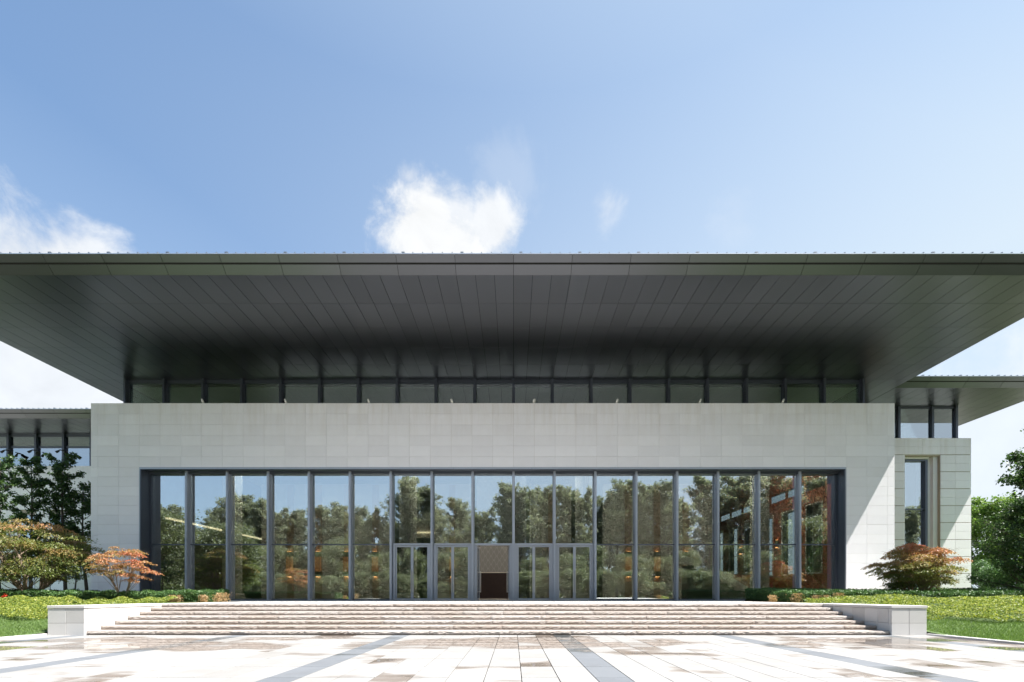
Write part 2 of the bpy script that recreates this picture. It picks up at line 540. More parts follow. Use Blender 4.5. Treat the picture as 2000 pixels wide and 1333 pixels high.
class MB:
    def __init__(self):
        self.v, self.f = [], []

    def add(self, vs, fs):
        b = len(self.v)
        self.v += [tuple(p) for p in vs]
        self.f += [tuple(b + i for i in q) for q in fs]

    def box(self, x0, x1, y0, y1, z0, z1):
        self.add([(x0, y0, z0), (x1, y0, z0), (x1, y1, z0), (x0, y1, z0), (x0, y0, z1), (x1, y0, z1), (x1, y1, z1), (x0, y1, z1)],
                 [(0, 3, 2, 1), (4, 5, 6, 7), (0, 1, 5, 4), (1, 2, 6, 5), (2, 3, 7, 6), (3, 0, 4, 7)])

    def quad(self, *p):
        self.add(p, [tuple(range(len(p)))])

    def prism_x(self, x0, x1, prof):
        """closed profile of (y, z) points extruded along x"""
        n = len(prof)
        vs = [(x0, y, z) for y, z in prof] + [(x1, y, z) for y, z in prof]
        fs = [tuple(range(n)), tuple(range(2 * n - 1, n - 1, -1))]
        fs += [((i + 1) % n, i, n + i, n + (i + 1) % n) for i in range(n)]
        self.add(vs, fs)

    def prism_y(self, y0, y1, prof):
        n = len(prof)
        vs = [(x, y0, z) for x, z in prof] + [(x, y1, z) for x, z in prof]
        fs = [tuple(range(n)), tuple(range(2 * n - 1, n - 1, -1))]
        fs += [((i + 1) % n, i, n + i, n + (i + 1) % n) for i in range(n)]
        self.add(vs, fs)

    def tube(self, pts, rad, n=8, cap=True):
        pts = [Vector(p) for p in pts]
        if not hasattr(rad, '__len__'): rad = [rad] * len(pts)
        b = len(self.v)
        up = None
        for i, p in enumerate(pts):
            d = (pts[min(i + 1, len(pts) - 1)] - pts[max(i - 1, 0)])
            d = d.normalized() if d.length > 1e-9 else Vector((0, 0, 1))
            if up is None:
                up = d.orthogonal().normalized()
            else:
                up = (up - d * up.dot(d))
                up = up.normalized() if up.length > 1e-6 else d.orthogonal().normalized()
            sd = d.cross(up)
            for k in range(n):
                a = 2 * math.pi * k / n
                self.v.append(tuple(p + (up * math.cos(a) + sd * math.sin(a)) * rad[i]))
        for i in range(len(pts) - 1):
            for k in range(n):
                self.f.append((b + i * n + k, b + i * n + (k + 1) % n, b + (i + 1) * n + (k + 1) % n, b + (i + 1) * n + k))
        if cap:
            self.f.append(tuple(b + k for k in reversed(range(n))))
            e = b + (len(pts) - 1) * n
            self.f.append(tuple(e + k for k in range(n)))

    def lathe(self, cx, cy, prof, n=32, mod=None):
        b = len(self.v)
        for (r, z) in prof:
            for k in range(n):
                a = 2 * math.pi * k / n
                rr = r * (mod(k) if mod else 1)
                self.v.append((cx + rr * math.cos(a), cy + rr * math.sin(a), z))
        for i in range(len(prof) - 1):
            for k in range(n):
                self.f.append((b + i * n + k, b + i * n + (k + 1) % n, b + (i + 1) * n + (k + 1) % n, b + (i + 1) * n + k))
        self.f.append(tuple(b + k for k in reversed(range(n))))
        e = b + (len(prof) - 1) * n
        self.f.append(tuple(e + k for k in range(n)))

    def build(self, name, mat, parent=None, pos=None, smooth=False):
        po = ORIG[parent.name] if parent else Vector((0, 0, 0))
        pos = Vector(pos) if pos is not None else po
        me = bpy.data.meshes.new(name)
        me.from_pydata([(x - pos.x, y - pos.y, z - pos.z) for x, y, z in self.v], [], self.f)
        me.materials.append(MATS[mat])
        if smooth: me.shade_smooth()
        return place(name, me, parent, pos)


def place(name, me, parent, pos):
    o = bpy.data.objects.new(name, me)
    C.objects.link(o)
    po = ORIG[parent.name] if parent else Vector((0, 0, 0))
    o.location = Vector(pos) - po
    if parent: o.parent = parent
    ORIG[o.name] = Vector(pos)
    return o


def tag(o, label=None, cat=None, group=None, kind=None):
    if label: o['label'] = label
    if cat: o['category'] = cat
    if group: o['group'] = group
    if kind: o['kind'] = kind
    return o


def thing(name, label, cat, loc=(0, 0, 0), group=None):
    o = bpy.data.objects.new(name, None)
    C.objects.link(o)
    o.empty_display_size = 0.3
    o.location = loc
    ORIG[o.name] = Vector(loc)
    return tag(o, label, cat, group)


_cache = {}


def cham_mesh(name, mat, w, d, h, c):
    """box with chamfered edges, centred on its middle"""
    key = (name, mat, round(w, 4), round(d, 4), round(h, 4), round(c, 4))
    if key in _cache: return _cache[key]
    hx, hy, hz = w / 2, d / 2, h / 2
    vs, idx = [], {}
    for sx in (-1, 1):
        for sy in (-1, 1):
            for sz in (-1, 1):
                idx[(sx, sy, sz, 0)] = len(vs); vs.append((sx * hx, sy * (hy - c), sz * (hz - c)))
                idx[(sx, sy, sz, 1)] = len(vs); vs.append((sx * (hx - c), sy * hy, sz * (hz - c)))
                idx[(sx, sy, sz, 2)] = len(vs); vs.append((sx * (hx - c), sy * (hy - c), sz * hz))
    fs = []

    def face(lst):
        p = [Vector(vs[i]) for i in lst]
        nrm = (p[1] - p[0]).cross(p[2] - p[0])
        cen = sum(p, Vector()) / len(p)
        fs.append(tuple(lst) if nrm.dot(cen) > 0 else tuple(reversed(lst)))
    for s in (-1, 1):
        face([idx[(s, a, b, 0)] for a, b in ((-1, -1), (1, -1), (1, 1), (-1, 1))])
        face([idx[(a, s, b, 1)] for a, b in ((-1, -1), (1, -1), (1, 1), (-1, 1))])
        face([idx[(a, b, s, 2)] for a, b in ((-1, -1), (1, -1), (1, 1), (-1, 1))])
    for a in (-1, 1):
        for b in (-1, 1):
            face([idx[(a, b, -1, 0)], idx[(a, b, 1, 0)], idx[(a, b, 1, 1)], idx[(a, b, -1, 1)]])
            face([idx[(a, -1, b, 0)], idx[(a, 1, b, 0)], idx[(a, 1, b, 2)], idx[(a, -1, b, 2)]])
            face([idx[(-1, a, b, 1)], idx[(1, a, b, 1)], idx[(1, a, b, 2)], idx[(-1, a, b, 2)]])
            for k in (-1, 1):
                face([idx[(a, b, k, 0)], idx[(a, b, k, 1)], idx[(a, b, k, 2)]])
    me = bpy.data.meshes.new(name)
    me.from_pydata(vs, [], fs)
    me.materials.append(MATS[mat])
    _cache[key] = me
    return me


def pieces(name, boxes, mat, parent, limit=300, chamfer=0.004, weight=None, jitter=None):
    """boxes as single parts; the smallest in the picture past the limit become one joined part"""
    def w(b):
        x0, x1, y0, y1, z0, z1 = b
        cy = max((y0 + y1) / 2, 1)
        off = abs((x0 + x1) / 2) / cy > 1.12
        ar = max((x1 - x0) * (z1 - z0), (x1 - x0) * (y1 - y0) * 0.2, (y1 - y0) * (z1 - z0) * .5) / cy ** 2
        return -ar * (0.001 if off else 1)
    boxes = sorted(boxes, key=w)
    rj = random.Random(len(boxes))
    for (x0, x1, y0, y1, z0, z1) in boxes[:limit]:
        me = cham_mesh(name, mat, x1 - x0, y1 - y0, z1 - z0, chamfer)
        dx, dy, dz = (0, 0, 0)
        if jitter:
            dx, dy, dz = (rj.uniform(-j, j) for j in jitter)
        place(name, me, parent, ((x0 + x1) / 2 + dx, (y0 + y1) / 2 + dy, (z0 + z1) / 2 + dz))
    if len(boxes) > limit:
        m = MB()
        for b in boxes[limit:]: m.box(*b)
        jm = mat + '_joined'
        tag(m.build(name, jm if jm in MATS else mat, parent), kind='stuff')


def leaf_obj(name, parent, pos, mat, cen, axis, nrm, length, width, hue=None):
    """many small four-cornered leaves as one mesh"""
    me = leaf_mesh(name, mat, np.asarray(cen) - np.array(pos), axis, nrm, length, width, hue)
    return place(name, me, parent, pos)


def unit(a):
    return a / np.maximum(np.linalg.norm(a, axis=1, keepdims=True), 1e-9)


def leaf_mesh(name, mat, cen, axis, nrm, length, width, hue=None):
    n = len(cen)
    axis = unit(axis)
    nrm = nrm - axis * np.sum(nrm * axis, axis=1, keepdims=True)
    nrm = unit(nrm)
    side = np.cross(nrm, axis)
    L = np.broadcast_to(np.asarray(length, float).reshape(-1, 1), (n, 1))
    W = np.broadcast_to(np.asarray(width, float).reshape(-1, 1), (n, 1))
    v = np.empty((n, 4, 3))
    v[:, 0] = cen - axis * L * 0.5
    v[:, 1] = cen + side * W * 0.5 + nrm * W * 0.12 - axis * L * 0.05
    v[:, 2] = cen + axis * L * 0.5
    v[:, 3] = cen - side * W * 0.5 + nrm * W * 0.12 - axis * L * 0.05
    me = bpy.data.meshes.new(name)
    me.vertices.add(4 * n)
    me.vertices.foreach_set('co', v.reshape(-1).astype(np.float32))
    me.loops.add(4 * n)
    me.loops.foreach_set('vertex_index', np.arange(4 * n, dtype=np.int32))
    me.polygons.add(n)
    me.polygons.foreach_set('loop_start', np.arange(0, 4 * n, 4, dtype=np.int32))
    me.materials.append(MATS[mat])
    if hue is not None:
        a = me.attributes.new('hue', 'FLOAT', 'POINT')
        a.data.foreach_set('value', np.repeat(hue, 4).astype(np.float32))
    me.update(calc_edges=True)
    me.validate()
    return me


# ------------------------------------------------------------------ dimensions (z is absolute, D is y)
Z = lambda rel: rel + E
D_WALL, D_MULL, D_GLASS = 27.9, 28.30, 28.66
D_FASC, D_CLER = 20.19, 30.1
Z_SOF = Z(13.35)
Z_TOPW = Z(11.05)
Z_OPEN = Z(7.36)
WX0, WX1 = AX - 23.2, AX + 23.2
OX0, OX1 = AX - 20.4, AX + 20.4
RX0, RX1 = -27.0, 24.6

# ------------------------------------------------------------------ the ground
def grid_sheet(name, mat, xs, ys, zf, kind='structure', parent=None):
    m = MB()
    nx = len(xs)
    m.v = [(x, y, zf(x, y)) for y in ys for x in xs]
    m.f = [(j * nx + i, j * nx + i + 1, (j + 1) * nx + i + 1, (j + 1) * nx + i) for j in range(len(ys) - 1) for i in range(nx - 1)]
    o = m.build(name, mat, parent, smooth=True)
    if kind: tag(o, kind=kind)
    return o


def smooth(a, b, x):
    t = min(1, max(0, (x - a) / (b - a)))
    return t * t * (3 - 2 * t)


def garden_z(x, y):
    z = 0.02 + 0.80 * smooth(12.4, 19.5, y) + 0.20 * smooth(19.5, 26.0, y) - 0.6 * smooth(34, 60, y)
    if WX0 < x < WX1 and y > (22.4 if x < 0 else 24.5): return T - 0.12
    return z + 0.03 * math.sin(x * 0.7 + y * 0.5) * smooth(13, 18, y)


WX0, WX1 = AX - 23.2, AX + 23.2
KX0, KX1 = -13.19, 11.70      # outer faces of the cheek walls and line of the kerbs
m = MB(); m.quad((-900, -900, -0.35), (900, -900, -0.35), (900, 900, -0.35), (-900, 900, -0.35))
tag(m.build('ground', 'far_ground'), kind='structure')
ys = [4 + i for i in range(8)] + [12 + 0.4 * i for i in range(50)] + [32 + 2 * i for i in range(30)]
grid_sheet('garden_ground', 'lawn_ground', [-46 + i * (46 + KX0 - 0.08) / 40 for i in range(41)], ys, garden_z).name = 'lawn_terrain'
grid_sheet('lawn_terrain', 'lawn_ground', [KX1 + 0.08 + i * (46 - KX1) / 40 for i in range(41)], ys, garden_z)
grid_sheet('lawn_terrain', 'lawn_ground', [-120 + i * 12 for i in range(21)], [-80, -60, -40, -25, -14], lambda x, y: -0.02 + 0.004 * abs(y + 14))

# plaza: bedding sheet, single slabs where the picture can tell them apart, printed joints beyond
plaza = MB(); plaza.quad((KX0, 3.0, -0.03), (KX1, 3.0, -0.03), (KX1, 14.2, -0.03), (KX0, 14.2, -0.03))
plaza = tag(plaza.build('plaza', 'joint_mortar'), kind='structure')
m = MB(); m.quad((KX0, -14, -0.002), (KX1, -14, -0.002), (KX1, 4.735, -0.002), (KX0, 4.735, -0.002))
m.quad((KX0 - 45, -14, -0.0021), (KX0 - 0.001, -14, -0.0021), (KX0 - 0.001, 3.9, -0.0021), (KX0 - 45, 3.9, -0.0021))  # unseen side sheet, widened to bounce sunlight up to wall and soffit
tag(m.build('plaza', 'far_paving'), kind='structure')
slabs, strips = [], []
STRIP = 4.55
edges = []
for k in range(-4, 4):
    c0 = AX + 0.29 + (k + 0.5) * STRIP
    edges.append((c0 - 0.235, c0 + 0.235, 'g'))
    for j in range(8):
        w = (STRIP - 0.47) / 8
        edges.append((c0 + 0.235 + j * w, c0 + 0.235 + (j + 1) * w, 'p'))
g, gy = 0.0055, 0.011
row_y = [13.735 - 1.0 * i for i in range(10)]
for (x0, x1, tp) in edges:
    x0, x1 = max(x0, KX0), min(x1, KX1)
    if x1 - x0 < 0.06: continue
    for i in range(9):
        ya, yb = row_y[i + 1], row_y[i]
        (strips if tp == 'g' else slabs).append((x0 + g, x1 - g, ya + gy, yb - gy, -0.028, 0.0))
pieces('paving_slab', slabs, 'paving', plaza, 300, 0.003, jitter=(0.0009, 0.0009, 0.0012))
pieces('granite_slab', strips, 'granite', plaza, 300, 0.003, jitter=(0.0005, 0.0005, 0.0008))
for (xa, xb) in ((KX0 - 0.16, KX0 - 0.012), (KX1 + 0.012, KX1 + 0.16)):
    kb = MB(); y_k = 3.9
    kb.box(xa + 0.01, xb - 0.01, y_k, 13.72, -0.30, 0.02)
    side = 'lawn on the left' if xa < 0 else 'lawn on the right'
    k_o = tag(kb.build('kerb', 'joint_stone'), kind='structure')
    n_k = 10
    l_k = (13.7 - y_k) / n_k
    kbx = [(xa, xb, y_k + i * l_k + 0.004, y_k + (i + 1) * l_k - 0.004, -0.10, 0.05) for i in range(n_k)]
    pieces('kerb_stone', kbx, 'cheek_stone', k_o, 300, 0.008)

# terrace in front of the glass
m = MB(); m.box(KX0 + 0.01, KX1 - 0.01, 16.9, 28.4, -0.3, T - 0.012)
m.box(WX0, KX0 + 0.01, 22.5, 28.4, -0.3, T - 0.012)
m.box(KX1 - 0.01, WX1, 24.6, 28.4, -0.3, T - 0.012)
terrace = tag(m.build('terrace', 'joint_stone'), kind='structure')
tb = []
for i in range(17):
    for j in range(9):
        xa = KX0 + 1.04 + i * (KX1 - KX0 - 2.04) / 17
        tb.append((xa + 0.004, xa + (KX1 - KX0 - 2.04) / 17 - 0.004, 17.18 + j * 1.22 + 0.004, 17.18 + (j + 1) * 1.22 - 0.004, T - 0.03, T))
for x0_, x1_, y0_ in ((WX0, KX0 + 1.04, 22.5), (KX1 - 1.0, WX1, 24.6)):
    nx_ = int((x1_ - x0_) / 1.45); ny_ = int((28.15 - y0_) / 1.22)
    for i in range(nx_):
        for j in range(ny_):
            a_ = (x1_ - x0_) / nx_; b_ = (28.15 - y0_) / ny_
            if KX0 < x0_ + (i + .5) * a_ < KX1 and y0_ < 17: continue
            tb.append((x0_ + i * a_ + 0.004, x0_ + (i + 1) * a_ - 0.004, y0_ + j * b_ + 0.004, y0_ + (j + 1) * b_ - 0.004, T - 0.03, T))
pieces('terrace_slab', tb, 'terrace_stone', terrace, 300, 0.003)

# ------------------------------------------------------------------ entrance steps
rng = random.Random(5)
SX0, SX1 = -12.15, 10.70
D1, TREAD, RISE = 13.74, 0.489, T / 7
steps = thing('entrance_steps', 'wide flight of seven rough split-stone steps up to the terrace', 'steps', (AX, D1, 0))


def step_block(x0, x1, y0, y1, z0, z1, seed):
    """a block with a sawn top and a rock-faced front"""
    r = random.Random(seed)
    n = max(4, int((x1 - x0) / 0.07))
    nz = 4
    m = MB()
    for j in range(nz + 1):
        for i in range(n + 1):
            fx, fz = i / n, j / nz
            bulge = 0.030 * math.sin(math.pi * min(1, max(0, 0.08 + 0.84 * fz))) + r.uniform(-0.010, 0.010)
            if j == nz: bulge = 0.006 + r.uniform(-0.004, 0.004)
            if j == 0: bulge = r.uniform(-0.006, 0.006)
            if i in (0, n): bulge *= 0.35
            m.v.append((x0 + (x1 - x0) * fx, y0 + 0.02 - bulge, z0 + (z1 - z0) * fz + (0 if j in (0, nz) else r.uniform(-0.005, 0.005))))
    W = n + 1
    for j in range(nz):
        for i in range(n):
            m.f.append((j * W + i, j * W + i + 1, (j + 1) * W + i + 1, (j + 1) * W + i))
    b = len(m.v)
    for i in range(n + 1): m.v.append((x0 + (x1 - x0) * i / n, y1, z1))
    for i in range(n + 1): m.v.append((x0 + (x1 - x0) * i / n, y1, z0))
    t = nz * W
    for i in range(n):
        m.f.append((t + i, t + i + 1, b + i + 1, b + i))
        m.f.append((b + i, b + i + 1, b + W + i + 1, b + W + i))
    m.f.append(tuple([j * W for j in range(nz, -1, -1)] + [b + W, b]))
    m.f.append(tuple([j * W + n for j in range(nz + 1)] + [b + n, b + W + n]))
    return m


core = MB()
for i in range(7):
    y0 = D1 + i * TREAD
    core.box(SX0 - 0.3, SX1 + 0.3, y0 + 0.10, 17.2 - 0.002 * i, -0.05 + 0.0001 * i, (i + 1) * RISE - 0.03)
core.build('step_core', 'joint_stone', steps)
for i in range(7):
    y0 = D1 + i * TREAD
    x = SX0
    while x < SX1 - 0.01:
        w = rng.uniform(1.2, 2.4)
        if SX1 - (x + w) < 0.9: w = SX1 - x
        m = step_block(x + 0.003, x + w - 0.003, y0 + rng.uniform(-0.004, 0.004), y0 + TREAD + 0.05 - (0.051 if i < 6 else 0.0) + 0.02,
                       i * RISE + 0.007, (i + 1) * RISE, int(x * 100) + i * 7919)
        m.build('step_block', 'split_stone', steps, pos=(x + w / 2, y0, i * RISE))
        x += w

# cheek walls either side of the steps
for (xa, xb, lab) in ((KX0, SX0, 'pale stone cheek wall ending the steps beside the lawn on the left'),
                      (SX1, KX1, 'pale stone cheek wall ending the steps beside the lawn on the right')):
    ck = thing('cheek_wall', lab, 'low wall', ((xa + xb) / 2, D1, 0))
    yf = D1 - 0.06
    m = MB(); m.box(xa + 0.02, xb - 0.02, yf + 0.03, 17.4, -0.2, T - 0.10)
    m.build('wall_core', 'joint_stone', ck)
    blocks = []
    ztop = T + 0.004 - 0.085
    for (za, zb) in ((-0.02, 0.34), (0.34, ztop)):
        ym = yf
        nb = 7
        ln = (17.4 - yf) / nb
        xm = (xa + xb) / 2
        # front face pair, then the two long sides
        blocks.append((xa + 0.003, xm - 0.003, yf, yf + 0.12, za + 0.003, zb - 0.003))
        blocks.append((xm + 0.003, xb - 0.003, yf, yf + 0.12, za + 0.003, zb - 0.003))
        for j in range(nb):
            y0 = yf + 0.123 if j == 0 else yf + j * ln
            blocks.append((xa, xa + 0.06, y0 + 0.003, yf + (j + 1) * ln - 0.003, za + 0.003, zb - 0.003))
            blocks.append((xb - 0.06, xb, y0 + 0.003, yf + (j + 1) * ln - 0.003, za + 0.003, zb - 0.003))
    pieces('stone_block', blocks, 'cheek_stone', ck, 300, 0.006)
    cop = [(xa - 0.012, xb + 0.012, yf - 0.015 + j * 1.26 + 0.003, yf - 0.015 + (j + 1) * 1.26 - 0.003, ztop + 0.005, T + 0.004) for j in range(3)]
    pieces('coping_stone', cop, 'cheek_stone', ck, 300, 0.008)

# ------------------------------------------------------------------ main building
hall = thing('museum_building', 'long glazed pavilion of pale stone under a huge overhanging dark metal roof', 'building', (AX, D_WALL, T))

# stone front
m = MB()
zb = T - 0.5
m.box(WX0 + 0.012, WX1 - 0.012, D_WALL + 0.03, D_WALL + 0.9, Z_OPEN + 0.02, Z_TOPW - 0.02)
m.box(WX0 + 0.012, OX0 - 0.02, D_WALL + 0.031, D_WALL + 0.9, zb, Z_OPEN + 0.02)
m.box(OX1 + 0.02, WX1 - 0.012, D_WALL + 0.031, D_WALL + 0.9, zb, Z_OPEN + 0.02)
wall = m.build('stone_wall', 'joint_stone', hall)
cols = [WX0, WX0 + 0.4] + [WX0 + 0.4 + 1.2 * i for i in range(1, 39)] + [WX1]
stones = []
jw = 0.0035
rowh = (Z_TOPW - Z_OPEN) / 6
for r in range(6):
    for a, b in zip(cols[:-1], cols[1:]):
        stones.append((a + jw, b - jw, D_WALL, D_WALL + 0.03, Z_OPEN + r * rowh + jw, Z_OPEN + (r + 1) * rowh - jw))
rl = 0.553
for r in range(14):
    z1 = Z_OPEN - r * rl
    for a, b in ((cols[0], cols[1]), (cols[1], cols[2]), (cols[2], cols[3] if False else OX0)):
        stones.append((a + jw, b - jw, D_WALL, D_WALL + 0.03, z1 - rl + jw, z1 - jw))
    for a, b in ((OX1, OX1 + 1.2), (OX1 + 1.2, OX1 + 2.4), (OX1 + 2.4, WX1)):
        stones.append((a + jw, b - jw, D_WALL, D_WALL + 0.03, z1 - rl + jw, z1 - jw))
pieces('stone_panel', stones, 'limestone', wall, 300, 0.003, jitter=(0.0006, 0.0015, 0.0006))
# returns and coping of the stone front
ret = MB()
ret.box(WX0, WX0 + 0.010, D_WALL + 0.034, D_WALL + 0.95, zb, Z_TOPW - 0.02)
ret.box(WX1 - 0.010, WX1, D_WALL + 0.034, D_WALL + 0.95, zb, Z_TOPW - 0.02)
ret.box(WX0 - 0.0, WX1 + 0.0, D_WALL + 0.002, D_WALL + 0.95, Z_TOPW - 0.018, Z_TOPW + 0.004)
ret.build('wall_return', 'limestone', wall)

# body of the hall: side walls, flat roof behind the parapet
body = MB()
body.box(WX0 + 0.4, WX0 + 0.9, D_WALL + 0.96, 52.0, zb, Z(10.3))
body.box(OX0 - 1.3, OX0 - 0.02, D_WALL + 0.91, 28.92, T, Z(10.3))
body.box(OX1 + 0.02, OX1 + 1.9, D_WALL + 0.91, 28.92, T, Z(10.3))
body.box(WX0 + 0.4, WX1 - 0.4, D_WALL + 0.91, 30.2, Z(10.0), Z(10.28))
body.box(WX0 + 0.4, WX1 - 0.4, 52.0, 52.4, zb, Z(13.3))
body.build('body_wall', 'limestone', hall)

# glass front: lining of the opening
lin = MB()
lin.box(OX0, OX0 + 0.10, D_WALL - 0.012, 28.95, T, Z_OPEN)
lin.box(OX1 - 0.10, OX1, D_WALL - 0.012, 28.95, T, Z_OPEN)
lin.box(OX0 + 0.10, OX1 - 0.10, D_WALL - 0.012, 28.95, Z_OPEN - 0.13, Z_OPEN)
lin.box(OX0 + 0.10, OX1 - 0.10, D_MULL + 0.12, 28.9, Z_OPEN - 0.25, Z_OPEN - 0.13)
lin.box(OX0 + 0.10, OX0 + 0.20, D_MULL + 0.26, 28.9, T, Z_OPEN - 0.25)
lin.box(OX1 - 0.20, OX1 - 0.10, D_MULL + 0.26, 28.9, T, Z_OPEN - 0.25)
lin.build('frame_lining', 'dark_frame_metal', hall)
nose = MB()
for i in range(9):
    xa = OX0 + 0.012 + i * 40.776 / 9 ; xb = xa + 40.776 / 9 - 0.008
    nose.box(xa, xb, D_WALL - 0.03, D_WALL - 0.0125, Z_OPEN - 0.105, Z_OPEN - 0.012)
nose.box(OX0 + 0.006, OX0 + 0.045, D_WALL - 0.031, D_WALL - 0.0125, T, Z_OPEN - 0.108)
nose.box(OX1 - 0.045, OX1 - 0.006, D_WALL - 0.031, D_WALL - 0.0125, T, Z_OPEN - 0.108)
nose.build('frame_edge', 'frame_metal', hall)

Z_TR = Z(2.97)
ZG1 = Z_OPEN - 0.25
mull_x = [OX0 + 2.4 * i for i in range(1, 17)]
DOOR = (7, 8, 9, 10, 11)          # bays counted from the left, 1..17
DOOR = tuple(b for b in (7, 8, 9, 10, 11))
mm = MB()
# one mullion: rounded nose, web and inner box
prof_hw = 0.07
mm.box(-prof_hw, prof_hw, D_MULL + 0.03, D_MULL + 0.13, T, ZG1 + 0.12)
mm.box(-0.055, 0.055, D_MULL, D_MULL + 0.03, T, ZG1 + 0.12)
mm.box(-0.045, 0.045, D_MULL + 0.13, D_GLASS - 0.05, T, ZG1)
mm.box(-0.075, 0.075, D_GLASS - 0.05, D_GLASS + 0.12, T, ZG1)
first = None
for x in mull_x:
    if first is None:
        first = mm.build('mullion', 'frame_metal', hall, pos=(0, D_MULL, T))
        first.location = Vector((x, D_MULL, T)) - ORIG[hall.name]
        ORIG[first.name] = Vector((x, D_MULL, T))
    else:
        place('mullion', first.data, hall, (x, D_MULL, T))

tilt_r = random.Random(9)


def tilt(p):
    """glaziers never set two panes exactly in one plane"""
    a, b = tilt_r.uniform(-0.008, 0.008), tilt_r.uniform(-0.003, 0.003)
    cx = sum(v[0] for v in p.v) / len(p.v); cz = sum(v[2] for v in p.v) / len(p.v)
    p.v = [(x, y + (x - cx) * a + (z - cz) * b, z) for x, y, z in p.v]


bx = [OX0 + 0.20] + mull_x + [OX1 - 0.20]
tr_dark, tr_light = [], []
for b in range(17):
    xa, xb = bx[b] + (0.076 if b else 0.0), bx[b + 1] - (0.076 if b < 16 else 0.0)
    isdoor = (b + 1) in DOOR
    m = MB()
    if isdoor:
        m.box(xa, xb, D_GLASS - 0.16, D_GLASS + 0.08, Z_TR - 0.05, Z_TR + 0.06)
        m.build('transom', 'frame_metal', hall)
    else:
        m.box(xa, xb, D_GLASS - 0.05, D_GLASS + 0.05, Z_TR - 0.035, Z_TR + 0.035)
        m.build('transom', 'dark_frame_metal', hall)
    za = Z_TR + (0.06 if isdoor else 0.035)
    p = MB(); p.box(xa, xb, D_GLASS, D_GLASS + 0.012, za, ZG1); tilt(p)
    p.build('glass_pane', 'coated_glass', hall)
    if not isdoor:
        p = MB(); p.box(xa, xb, D_GLASS, D_GLASS + 0.012, T + 0.07, Z_TR - 0.035); tilt(p)
        p.build('glass_pane', 'coated_glass', hall)
        m = MB(); m.box(xa, xb, D_GLASS - 0.06, D_GLASS + 0.05, T, T + 0.07)
        m.build('sill_rail', 'dark_frame_metal', hall)
    else:
        # jambs, then two leaves each with stiles, pane and pull handle
        m = MB()
        m.box(xa, xa + 0.14, D_GLASS - 0.14, D_GLASS + 0.06, T, Z_TR - 0.05)
        m.build('door_jamb', 'frame_metal', hall)
        m = MB()
        m.box(xb - 0.14, xb, D_GLASS - 0.14, D_GLASS + 0.06, T, Z_TR - 0.05)
        m.build('door_jamb', 'frame_metal', hall)
        ja, jb = xa + 0.15, xb - 0.15
        mid = (ja + jb) / 2
        zt = Z_TR - 0.06
        for s, (la, lb) in ((-1, (ja, mid - 0.004)), (1, (mid + 0.004, jb))):
            w = lb - la
            f = MB()
            st = 0.075
            # built hinged at its outer edge, x from 0 (hinge) to w
            f.box(0, st, -0.03, 0.03, T + 0.01, zt)
            f.box(w - st, w, -0.03, 0.03, T + 0.01, zt)
            f.box(st, w - st, -0.03, 0.03, zt - 0.09, zt)
            f.box(st, w - st, -0.03, 0.03, T + 0.01, T + 0.10)
            leaf = f.build('door', 'frame_metal', hall, pos=(0, 0, 0))
            g1 = MB(); g1.box(st, w - st, -0.006, 0.006, T + 0.10, zt - 0.09)
            h1 = MB()
            hx = w - 0.05
            for dy in (-0.10,):
                h1.tube([(hx, dy, T + 0.45), (hx, dy, T + 1.75)], 0.024, 8)
                for zz in (T + 0.5, T + 1.70): h1.tube([(hx, dy, zz), (hx, 0.0, zz)], 0.016, 6)
            for bld, nm, mt in ((g1, 'glass_pane', 'coated_glass'), (h1, 'door_handle', 'steel')):
                me = bpy.data.meshes.new(nm)
                me.from_pydata(bld.v, [], bld.f)
                me.materials.append(MATS[mt])
                c = bpy.data.objects.new(nm, me); C.objects.link(c); c.parent = leaf
            hinge = Vector((la if s < 0 else lb, D_GLASS - 0.05, 0))
            leaf.location = hinge - ORIG[hall.name]
            leaf.scale = (1 if s < 0 else -1, 1, 1)
            if (b + 1) == 9:
                leaf.rotation_euler = (0, 0, math.radians(86) * (1 if s < 0 else -1))
                tag(leaf, 'glass door leaf swung open into the lobby')

# ---- clerestory band above the stone
cl = MB()
CX0, CX1 = AX - 22.8, AX + 22.8
cl.box(CX0, CX1, D_CLER - 0.06, D_CLER + 0.10, Z_SOF - 0.22, Z_SOF + 0.05)
cl.box(CX0, CX1, D_CLER - 0.06, D_CLER + 0.10, Z(10.28), Z(10.55))
cl.build('clerestory_rail', 'dark_frame_metal', hall)
proto = None
for i in range(20):
    x = CX0 + 2.4 * i
    if proto is None:
        m = MB(); m.box(-0.09, 0.09, D_CLER - 0.26, D_CLER + 0.12, Z(10.28), Z_SOF - 0.001)
        m.box(-0.055, 0.055, D_CLER - 0.30, D_CLER - 0.26, Z(10.28), Z_SOF - 0.001)
        proto = m.build('clerestory_mullion', 'dark_frame_metal', hall, pos=(0, D_CLER, Z(10.28)))
        proto.location = Vector((x, D_CLER, Z(10.28))) - ORIG[hall.name]
    else:
        place('clerestory_mullion', proto.data, hall, (x, D_CLER, Z(10.28)))
    if i < 19:
        m = MB(); m.box(x + 0.09, x + 2.31, D_CLER, D_CLER + 0.012, Z(10.55), Z_SOF - 0.22)
        m.build('clerestory_pane', 'clerestory_glass', hall)
for xs in (CX0, CX1):
    for j in range(8):
        y0 = D_CLER + 0.12 + j * 2.7
        m = MB(); m.box(xs - 0.006, xs + 0.006, y0 + 0.06, y0 + 2.64, Z(10.3), Z_SOF - 0.002)
        m.build('clerestory_pane', 'clerestory_glass', hall)
        m = MB(); m.box(xs - 0.08, xs + 0.08, y0 + 2.64, y0 + 2.76, Z(10.3), Z_SOF - 0.002)
        m.build('clerestory_mullion', 'dark_frame_metal', hall)

# ---- roofs
FASC = [(-0.53, 0.52), (-0.33, 0.30), (-0.25, 0.27), (0.0, 0.0)]    # (dy, dz) from the soffit edge


